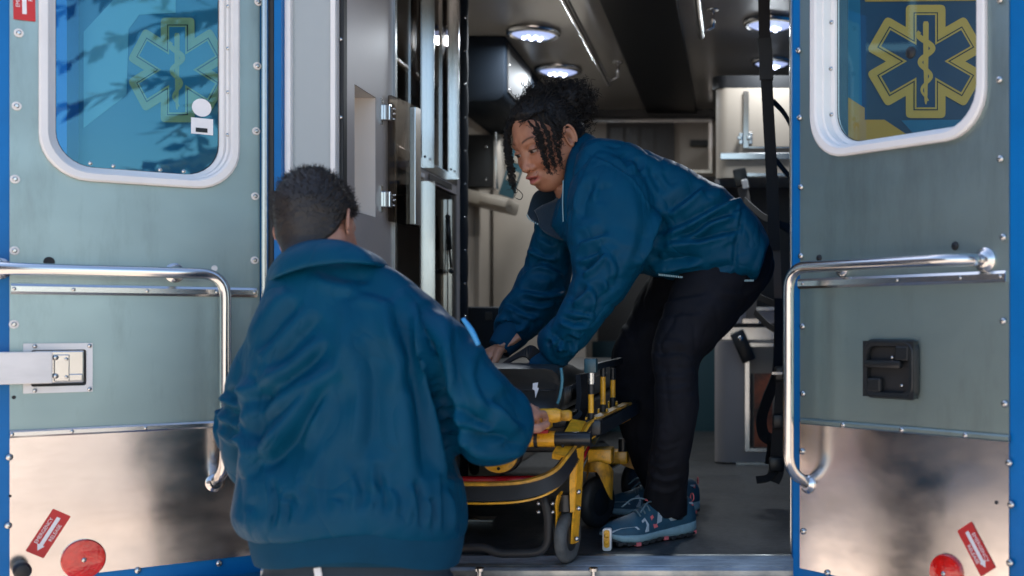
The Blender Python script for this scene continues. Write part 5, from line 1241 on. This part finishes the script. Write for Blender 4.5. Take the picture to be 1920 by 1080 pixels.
    S = [([(655, 560), (650, 640), (632, 690), (612, 740), (588, 790), (560, 840)], 16, .016, 1), ([(640, 700), (600, 745), (565, 800), (520, 850), (490, 880)], 16, .018, -1), ([(560, 560), (520, 600), (480, 660)], 14, .008, -1), ([(600, 590), (550, 640), (500, 690)], 14, .009, -1), ([(620, 640), (570, 690), (500, 735), (450, 760)], 12, .011, -1), ([(590, 720), (540, 760), (480, 800)], 12, .009, -1),
         ([(470, 700), (482, 760), (470, 830)], 10, .010, -1), ([(450, 790), (480, 840), (470, 900)], 10, .010, -1), ([(792, 565), (800, 640), (812, 720), (824, 775), (838, 840), (852, 900)], 9, .020, -1), ([(740, 560), (752, 620), (770, 680), (760, 740)], 14, .009, -1), ([(720, 580), (735, 680), (745, 800), (740, 880)], 18, .008, 1), ([(690, 640), (700, 760), (690, 860)], 16, .007, -1), ([(780, 700), (790, 800), (800, 900)], 16, .008, -1), ([(850, 620), (862, 700), (855, 760)], 12, .008, -1), ([(900, 660), (905, 720), (930, 770)], 11, .007, -1), ([(850, 760), (890, 790), (930, 800)], 9, .011, -1), ([(860, 800), (905, 825), (960, 820)], 9, .012, -1), ([(880, 830), (930, 842), (985, 830)], 8, .010, -1), ([(930, 740), (960, 770), (990, 800)], 9, .008, -1), ([(875, 640), (915, 690), (950, 740)], 14, .006, 1),
         ([(590, 500), (640, 520), (700, 515)], 12, .006, -1), ([(660, 540), (700, 545), (750, 560)], 12, .006, -1), ([(415, 730), (440, 750), (450, 740)], 6, .008, -1), ([(410, 760), (435, 785), (455, 785)], 6, .009, -1), ([(412, 795), (438, 815), (455, 812)], 6, .008, -1)]
    rng = np.random.RandomState(5)
    for x, h in ((478, 925), (505, 905), (528, 925), (552, 912), (575, 915), (608, 870), (640, 930), (672, 880), (703, 890), (722, 930), (745, 900), (770, 925), (793, 890), (815, 925), (838, 915), (856, 930)):
        x = x+rng.randint(-6, 7); h = h+rng.randint(-40, 25)
        S.append(([(x-8+rng.randint(-14, 15), h), (x+rng.randint(-4, 5), (h+985)/2), (x+rng.randint(-4, 5), 1000+abs(x-670)*.05)], rng.uniform(5, 10), rng.uniform(.004, .010), -1))
    S = [(a, b*1.35, c*1.6, d) if a[-1][1] < 985 else (a, b, c, d) for a, b, c, d in S]
    V = crease(V, Fc, S, (9, .0030, .0022, np.array([8., 5., 5.])))
    def arch(V):   # the waistband rides up in the middle of the back
        V = np.array([tuple(v) for v in V]); y = np.maximum(V[:,1], .1); px = VX+V[:,0]*F/y; py = VY-(V[:,2]-CZ)*F/y
        V[:,2] += .034*np.exp(-((px-665)/150)**2)*sstep(py, 900, 1000); return V
    jk = cloth_obj('jacket', arch(V), Fc, 'jacket', who, base, 'navy blue bomber jacket with gathered waistband')
    bnd = rows_loft([(866, 1002, 472, 990, 2.235, .150), (864, 1018, 480, 1006, 2.235, .148), (860, 1045, 486, 1035, 2.235, .146), (856, 1066, 490, 1052, 2.235, .143)], 26, 120, 2.4, lambda t, th: .0025*math.sin(th*58)+.006*math.sin(3.14*t))
    V = arch(bnd[0]); obj('waistband', (V, bnd[1]), MAT['jacket_knit'], jk, True, off=base)
    obj('cuff', pathtube([(945, 806, 2.38, .050), (955, 803, 2.405, .043), (962, 800, 2.43, .036)], 14, 24), MAT['jacket_knit'], jk, True, off=base)
    obj('cuff', pathtube([(490, 812, 2.46, .050), (510, 808, 2.50, .042)], 14, 24), MAT['jacket_knit'], jk, True, off=base)
    colr = band([(530, 486, 2.36, 520, 545, 2.37), (522, 484, 2.25, 500, 538, 2.25), (540, 468, 2.155, 518, 520, 2.13), (570, 455, 2.128, 562, 504, 2.10), (604, 450, 2.120, 604, 496, 2.09), (638, 452, 2.124, 650, 492, 2.095), (668, 463, 2.150, 702, 496, 2.13), (700, 482, 2.25, 730, 508, 2.245), (695, 500, 2.33, 720, 530, 2.34)], .006, 80)
    obj('collar', colr, MAT['jacket'], jk, True, off=base)
    pt = P(888, 612, 2.17); ptc = rows_loft([(872, 596, 865, 600, 2.155, .006), (889, 618, 880, 624, 2.150, .006), (901, 645, 893, 649, 2.150, .006)], 12, 12)
    obj('sleeve_patch', ptc, MAT['patch_blue'], jk, True, off=base)
    # hair
    Vc, Fc, L, m, D = H.haircap(.007, 14, HL_MF, 120)
    hr = obj('hair', (Vc, Fc), MAT['hair_brown'], who, True, 'short dark brown hair', base)
    idx = np.where(m > .5)[0]; paths, rad = [], []
    for i in rng.choice(idx, 5200):
        n = H.d(D[i])[0]; lo = np.clip((L[i,2]+.06)/.10, .25, 1); d = n*.9+H.d(np.array([.35, 0, .0]))[0]*.5+np.array([0, 0, -.25])+rng.normal(size=3)*.35
        t = np.linspace(0, 1, 4)[:,None]; p0 = Vc[i]-n*.003; ln = rng.uniform(.007, .014)*lo; bend = rng.normal(size=3)*.004*lo
        paths.append(p0+d/np.linalg.norm(d)*t*ln+bend*t*t); rad.append(np.array([.0007, .0007, .0006, .0002]))
    v, f = tubes_fast(paths, rad, 3); st = obj('strands', (v, f), MAT['hair_brown'], hr, True, off=base); st['kind'] = 'stuff'
man()
# ================================================================== STRETCHER
ST = thing('stretcher', 'yellow and black wheeled ambulance stretcher half out of the rear opening', 'stretcher', (-.68, 3.1, FZ)); so = Vector(ST.location)
def sp(name, vf, m, par=ST, smooth=False, auto=None, label=None): return obj(name, vf, MAT[m], par, smooth, label, so, auto)
# mattress: rounded black vinyl block with a seam, piping and pleated corner
def mattress():
    rings = []
    for i, (y, top, ins) in enumerate(((2.632, 1.244, .012), (2.622, 1.248, .004), (2.62, 1.250, .0), (2.66, 1.256, 0), (2.80, 1.258, 0), (2.95, 1.250, 0), (3.02, 1.240, 0), (3.2, 1.225, 0), (4.4, 1.225, 0), (4.42, 1.220, .01))):
        rings.append([(p[0], y, p[1]) for p in rrect(-.955+ins, -.405-ins, 1.138+ins, top-ins, .034, 7)])
    m = sp('mattress', ringloft(rings, True, True), 'mattress_vinyl', auto=50, label='black vinyl mattress')
    for z in (1.200,):
        sp('seam', tube([(-.95, 2.6205, z), (-.43, 2.6205, z), (-.409, 2.640, z), (-.4055, 2.66, z), (-.4055, 3.6, z)], .0022, 6), 'black_rubber', m)
    c = [P(1052, 690, 2.612), P(1054, 715, 2.610), P(1050, 742, 2.610), P(1045, 757, 2.612)]
    sp('piping', tube([Vector(q) for q in catmull([tuple(v) for v in c], 16)], .0035, 8), 'piping_teal', m, True)
    for k in range(9):
        y = 2.68+k*.03; sp('pleat', tube([(-.4045, y, 1.165), (-.4035, y+.004, 1.188), (-.4045, y, 1.204)], .004, 6), 'mattress_vinyl', m, True)
    c = P(1004, 730, 2.618); sp('white_mark', xf(prism([(-.006, .014), (.006, .016), (.004, .004), (.008, .003), (.0, -.020), (-.002, -.002), (-.007, 0)], -.0012, .0), Matrix.Translation((c.x, 2.6195, c.z))), 'white_print', m)
mattress()
sp('deck', box(-.96, -.40, 2.68, 4.4, 1.108, 1.137, .006), 'black_plastic', auto=40)
# grips across the end
y = 2.53; z = P(0, 779, y).z; x1 = P(1052, 0, y).x
g = sp('grip', tube([(-.96, y, z), (x1-.03, y, z), (x1-.012, y, z), (x1, y, z)], [.0155, .0155, .0165, .013], 18), 'yellow_paint', auto=40, label='yellow end grip')
sp('grip_cap', tube([(x1+.0005, y, z), (x1+.018, y, z), (x1+.024, y, z)], [.012, .0125, .009], 14), 'yellow_worn', g, True)
sp('grip_plate', box(P(985, 0, y).x, P(1030, 0, y).x, y-.004, y+.05, z-.031, z-.017, .003), 'yellow_paint')
sp('red_strip', box(P(970, 0, y).x, P(1028, 0, y).x, y-.006, y+.02, z-.040, z-.0315, .002), 'red_tube')
y = 2.58; z = P(0, 823, y).z
sp('end_tube', tube([(-.99, y, z), (P(1041, 0, y).x, y, z)], .0185, 18), 'yellow_paint', auto=40)
sp('end_tube_sleeve', tube([(P(1041, 0, y).x+.0005, y, z), (P(1108, 0, y).x, y, z)], .0165, 16), 'black_plastic', auto=40)
sp('tube_clamp', tube([(P(1006, 0, y).x-.004, y, z), (P(1006, 0, y).x+.004, y, z)], .0205, 16), 'black_rubber')
# U shaped load frame: black rubber between yellow edges
Rg = [(840, 925, 2.49), (930, 925, 2.49), (990, 919, 2.49), (1035, 902, 2.505), (1062, 872, 2.55), (1085, 838, 2.62), (1104, 808, 2.70), (1122, 797, 2.78), (1150, 783, 2.92), (1176, 771, 3.06)]
C = [P(*c) for c in catmull(Rg, 60)]
Lf = [Vector((-1.36-c.x, c.y, c.z)) for c in reversed(C)]
full = Lf+C
uf = sp('load_frame', strap(full, .036, .016, (0,.25,1)), 'black_rubber', smooth=False, auto=50, label='U shaped frame with black bumper between yellow edges')
sp('frame_edge', strap([c+Vector((0, .004, .0205)) for c in full], .026, .006, (-.35,1,0)), 'yellow_worn', uf)
sp('frame_edge', strap([c+Vector((0, .0, -.0205)) for c in full], .020, .004, (-.35,1,0)), 'yellow_paint', uf)
pl = [P(*c) for c in catmull([(1052, 868, 2.55), (1072, 832, 2.62), (1088, 802, 2.69)], 14)]
sp('corner_plate', strap([c+Vector((-.004, .0, .012)) for c in pl], .034, .014, (1,.3,0)), 'yellow_paint', uf)
for c in (pl[3], pl[6]): sp('rivet', sphere(c+Vector((-.006, -.012, .020)), .0045, 8, 6), 'black_rubber', uf, True)
sp('corner_hook', tube(fillet([P(1066, 838, 2.60), P(1066, 822, 2.60), P(1080, 818, 2.62)], .01), .004, 8), 'yellow_paint', uf, True)
ctr = P(1113, 800, 2.72); sp('corner_joint', box(ctr.x-.022, ctr.x+.020, 2.70, 2.75, ctr.z-.02, ctr.z+.018, .006), 'black_plastic', uf, auto=40)
sp('side_rail', strap([P(*c) for c in catmull([(1110, 808, 2.72), (1140, 792, 2.86), (1172, 774, 3.02), (1205, 755, 3.25), (1250, 730, 3.8)], 30)], .034, .022, (0,0,1)), 'black_plastic')
# casters
def wheel(c, r, wd, ang, tyre, par, hub='black_plastic'):
    M = Matrix.Translation(c) @ Matrix.Rotation(ang, 4, 'Z')
    prof = [(r*.55, -wd*.42), (r*.80, -wd*.5), (r*.93, -wd*.40), (r, -wd*.15), (r, wd*.15), (r*.93, wd*.40), (r*.80, wd*.5), (r*.55, wd*.42)]
    w_ = sp('wheel', xf(lathe(prof, 32, 'x'), M), tyre, par, auto=50)
    sp('hub', xf(lathe([(r*.50, -wd*.46), (r*.54, -wd*.44), (r*.54, wd*.44), (r*.50, wd*.46)], 20, 'x'), M), hub, par if par is not ST else w_, auto=40)
    return w_
c = P(1064, 1010, 2.63); c.z = FZ+.0605
cs = sp('caster', cyl((c.x-.004, 2.625, c.z+.062), (c.x-.004, 2.625, c.z+.10), .0185, 18), 'black_plastic', auto=40, label='front caster with narrow grey wheel and yellow fork')
wheel((c.x, 2.632, c.z), .0595, .026, R(-14), 'tyre_grey', cs)
sp('fork', strap([P(*q) for q in catmull([(1088, 838, 2.60), (1086, 880, 2.61), (1083, 935, 2.62), (1079, 985, 2.63), (1077, 1018, 2.63)], 16)], .030, .005, (.35,1,0)), 'yellow_paint', cs)
sp('fork', strap([P(*q) for q in catmull([(1050, 925, 2.60), (1046, 945, 2.61), (1047, 965, 2.62), (1045, 1010, 2.63)], 16)], .024, .004, (.2,1,0)), 'yellow_paint', cs)
sp('fork_flange', strap([P(*q) for q in catmull([(1079, 850, 2.59), (1073, 900, 2.60), (1074, 960, 2.612)], 12)], .012, .004, (1,.2,0)), 'yellow_paint', cs)
for px, py in ((1048, 1010), (1081, 1010), (1085, 922), (1085, 953)): sp('axle_bolt', sphere(P(px, py, 2.605), .006, 8, 6), 'steel_bolt', cs, True)
c = P(1119, 935, 3.09); c.z = FZ+.0705
c2 = sp('caster', tube([(c.x-.002, 3.09, c.z+.085), (c.x-.002, 3.09, c.z+.10), (c.x, 3.09, c.z+.125)], [.036, .030, .022], 18), 'yellow_paint', auto=40, label='second caster with black tyre under a yellow shield')
wheel((c.x, 3.09, c.z), .0695, .036, R(-28), 'tyre', c2)
def shield():
    rows = catmull([(1100, 880, 3.06), (1104, 868, 3.03), (1122, 866, 3.02), (1142, 872, 3.03), (1150, 884, 3.06)], 14); low = catmull([(1099, 902, 3.06), (1106, 884, 3.02), (1120, 886, 3.01), (1141, 930, 3.03), (1148, 938, 3.05)], 14)
    T = [P(*q) for q in rows]; B = [P(*q) for q in low]; V = []; Fc = []
    for d in (0, .005):
        for i in range(14): V += [T[i]+Vector((0, d, 0)), B[i]+Vector((0, d, 0))]
    for i in range(13):
        a = 2*i; Fc += [(a, a+1, a+3, a+2), (28+a, 28+a+2, 28+a+3, 28+a+1), (a+1, 29+a, 31+a, a+3), (a, a+2, 30+a, 28+a)]
    sp('shield', (V, Fc), 'yellow_worn', c2, auto=50)
shield()
sp('caster_block', box(*(lambda q: (q.x-.030, q.x+.034, 3.04, 3.12, q.z-.022, q.z+.018))(P(1126, 852, 3.08)), .005), 'yellow_paint', c2, auto=40)
c = P(1186, 893, 3.55); c.z = FZ+.0605
c3 = sp('caster', tube([(c.x, 3.55, c.z+.06), (c.x, 3.55, c.z+.11)], [.03, .022], 16), 'black_plastic', label='far caster with black tyre behind the jeans')
wheel((c.x, 3.55, c.z), .0595, .034, R(-20), 'tyre', c3)
lg = sp('leg_plate', prism([(P(1166, 0, 3.3).x, P(0, 872, 3.3).z), (P(1176, 0, 3.3).x, P(0, 800, 3.3).z), (P(1186, 0, 3.3).x, P(0, 790, 3.3).z), (P(1210, 0, 3.3).x, P(0, 880, 3.3).z), (P(1200, 0, 3.3).x, P(0, 885, 3.3).z)], 3.3, 3.31), 'yellow_worn')
q = P(1160, 856, 3.22); sp('cross_block', box(q.x-.028, q.x+.026, 3.2, 3.26, q.z-.02, q.z+.018, .004), 'yellow_paint', auto=40)
sp('cross_post', cyl(P(1168, 846, 3.2), P(1168, 822, 3.2), .013), 'black_plastic', auto=40)
sp('cross_brace', cyl(P(1136, 878, 3.12), P(1165, 862, 3.24), .011), 'polished_trim', auto=40)
# undercarriage
sp('under_beam', box(-.98, -.40, 2.95, 2.99, 1.02, 1.06, .006), 'black_plastic', auto=40)
sp('under_tray', box(-.95, -.42, 2.99, 4.2, 1.03, 1.10, .006), 'black_plastic', auto=40)
for x in (-.92, -.46):
    sp('leg', cyl((x, 3.0, 1.03), (x, 4.0, FZ+.12), .016), 'black_plastic', smooth=True); sp('leg', cyl((x, 4.1, 1.03), (x, 3.25, FZ+.14), .014), 'yellow_paint', smooth=True)
for x in (-.92, -.48): wheel((x, 4.05, FZ+.0705), .069, .036, 0, 'tyre', ST)
sp('red_tube', cyl(P(840, 899, 2.80), P(1056, 898, 2.80), .0085), 'red_tube', smooth=True)
sp('red_tube', cyl(P(1086, 872, 2.68), P(1102, 838, 2.74), .006), 'red_tube', smooth=True)
def horseshoe():
    c = P(935, 842, 2.74); pts = []
    for a in np.linspace(180, 360, 20): pts.append((c.x+.046*math.cos(R(a)), c.z-.012+.046*math.sin(R(a))))
    for a in np.linspace(360, 180, 20): pts.append((c.x+.026*math.cos(R(a)), c.z-.010+.026*math.sin(R(a))))
    pts = [(c.x-.046, c.z+.05)]+pts[:20]+[(c.x+.046, c.z+.05), (c.x+.026, c.z+.05)]+pts[20:]+[(c.x-.026, c.z+.05)]
    h = sp('wheel_bracket', prism(pts, 2.74, 2.752, 'y', .002), 'yellow_paint', auto=40)
    sp('bracket_bolt', sphere((c.x, 2.738, c.z-.047), .004, 8, 6), 'black_rubber', h, True)
    sp('bracket_wheel', lathe([(.025, 2.755), (.030, 2.757), (.050, 2.758), (.054, 2.775), (.050, 2.80)], 28, 'y', (c.x, 0, c.z-.01)), 'tyre', h, auto=40)
horseshoe()
lp = sp('safety_loop', tube(fillet([P(1018, 925, 2.60), P(1028, 965, 2.60), P(1029, 1036, 2.60), P(935, 1038, 2.60), P(910, 1026, 2.60), P(835, 1026, 2.60)], .045, 8), .0105, 14), 'black_rubber', smooth=True)
for py in (944, 960):
    for px in (1010, 1036): sp('loop_bolt', sphere(P(px, py, 2.595), .005, 8, 6), 'steel_bolt', lp, True)
# telescoping side-rail posts on yellow clevises
def post(px, y, segs, top, cl):
    xx = P(px, 0, y).x
    def zz(py): return P(0, py, y).z
    p = None
    for (a, b, r, m) in segs:
        o = sp('rail_post' if p is None else 'post_sleeve', cyl((xx, y, zz(a)-.0004), (xx, y, zz(b)), r, 16), m, ST if p is None else p, auto=40); p = p or o
    if top: sp('post_head', box(xx-.0145, xx+.0145, y-.016, y+.016, zz(top[1]), zz(top[0]), .003), 'monitor_teal', p, auto=40)
    t, b = zz(cl[0]), zz(cl[1]); hw = .0125
    pts = [(xx-hw, t), (xx-hw, b), (xx+hw, b), (xx+hw, t), (xx+hw-.0045, t), (xx+hw-.0045, b+.008), (xx+hw-.009, b+.006), (xx-hw+.009, b+.006), (xx-hw+.0045, b+.008), (xx-hw+.0045, t)]
    sp('clevis', prism(pts, y-.010, y+.010, 'y', .0012), 'yellow_paint', p)
post(1108, 2.72, [(693, 720, .0105, 'steel_bolt'), (720, 739, .0082, 'black_plastic'), (739, 774, .0068, 'yellow_paint'), (774, 800, .0075, 'black_rubber')], (672, 699), (782, 812))
post(1130.5, 2.86, [(688, 706, .0075, 'black_plastic'), (706, 758, .0068, 'yellow_paint'), (758, 785, .0078, 'black_rubber')], None, (766, 790))
post(1149, 3.02, [(690, 712, .0075, 'black_plastic'), (712, 745, .0068, 'yellow_paint'), (745, 768, .0078, 'black_rubber')], None, (752, 774))
sp('rail_top', strap([P(*c) for c in catmull([(1112, 690, 2.74), (1130, 684, 2.84), (1149, 680, 3.0), (1165, 676, 3.1)], 16)], .016, .010, (0,0,1)), 'black_plastic', auto=40)
sp('rail_pad', strap([P(*c) for c in catmull([(1095, 700, 2.80), (1096, 740, 2.80), (1088, 775, 2.80), (1066, 800, 2.78)], 20)], .12, .012, (.1,1,.1)), 'dark_navy_gloss', auto=40)
sp('restraint_strap', strap([P(*c) for c in catmull([(935, 690, 2.88), (955, 676, 2.86), (985, 660, 2.85), (1002, 668, 2.86), (1010, 690, 2.88)], 20)], .055, .004, (.3,1,.5)), 'webbing')
obj('floor_plate', box(*(lambda q: (q.x-.05, q.x+.04, 3.18, 3.24, FZ+.001, FZ+.006))(P(900, 980, 3.2))), MAT['polished_trim'], AMB)
# ================================================================== trees and an added building behind the lens, mirrored in steel and glass
def building():  # unseen block added to darken the right door's reflections and shade the ground
    b = thing('added_building', 'brown stucco building added out of view to darken the right door reflections', 'building', (-9.2, -2, 0)); o = Vector(b.location)
    mat('brown_stucco', (.16, .12, .10), .85, noise=((1.5,1.5,1.5), .15), bump=((20,20,20), .3, .004)); mat('added_building_glass', (.02, .03, .035), .1)
    obj('wall', box(-13, -9.2, -12, 9, 0, 6.5), MAT['brown_stucco'], b, off=o)
    obj('roof', box(-13.3, -8.9, -12.3, 9.3, 6.502, 6.7, .03), MAT['dark_cavity'], b, off=o)
    for y in (-9, -5.5, -2, 1.5, 5):
        for z in (1.0, 4.2):
            w_ = obj('window', box(-9.19, -9.12, y, y+1.6, z, z+1.3), MAT['white_trim'], b, off=o); obj('pane', box(-9.115, -9.11, y+.07, y+1.53, z+.07, z+1.23), MAT['added_building_glass'], w_, off=o)
    d = obj('door', box(-9.19, -9.13, 7.2, 8.2, .02, 2.1), MAT['blue_paint'], b, off=o); obj('handle', sphere((-9.10, 7.3, 1.0), .03), MAT['chrome'], d, True, off=o)
building()
def conifer(loc, h, seed, label):
    rng = np.random.RandomState(seed); t = thing('conifer_tree', label, 'tree', loc, 'trees behind the camera')
    mat('bark_%d' % seed, (.08, .06, .045), .9, noise=((8,8,3), .3)); mat('needles_%d' % seed, (.035, .050, .018), .7, noise=((1.2,1.2,1.2), .4, (.16, .10, .03)))
    obj('trunk', tube([(0, 0, 0), (.05, 0, h*.3), (-.03, .04, h*.65), (0, 0, h)], [.22, .17, .1, .02], 12), MAT['bark_%d' % seed], t, True)
    paths, rad, V, Fc = [], [], [], []
    for k in range(int(h*13)):
        z = h*(.16+.82*(k/(h*13))); a = rng.uniform(0, 6.283); L = (h-z)*.36*rng.uniform(.6, 1.1)+.3; s = np.linspace(0, 1, 7)
        pth = np.stack([np.cos(a)*L*s, np.sin(a)*L*s, z+.10*L*s-.42*L*s*s], 1); paths.append(pth); rad.append(.03*(1-s*.85))
        for _ in range(int(26*L)+8):
            u = rng.uniform(.15, 1); p = np.array([np.cos(a)*L*u, np.sin(a)*L*u, z+.10*L*u-.42*L*u*u]); sd = rng.choice([-1, 1]); ln = rng.uniform(.18, .42)*(1.2-u*.6)
            d = np.array([np.cos(a+sd*.9), np.sin(a+sd*.9), -.35+rng.normal()*.2])*ln; wv = np.array([-d[1], d[0], rng.normal()*.1])*.16
            n = len(V); V += [p, p+d*.5+wv, p+d, p+d*.5-wv]; Fc.append((n, n+1, n+2, n+3))
    v, f = tubes_fast(paths, rad, 4); obj('branches', (v, f), MAT['bark_%d' % seed], t, True)['kind'] = 'stuff'
    obj('crown', (V, Fc), MAT['needles_%d' % seed], t)['kind'] = 'stuff'
conifer((4.2, -1.05, 0), 8.5, 3, 'tall drooping conifer mirrored in the left door window, the nearer one')
conifer((10.5, -3.6, 0), 11, 8, 'tall drooping conifer mirrored in the left door window, the farther one')
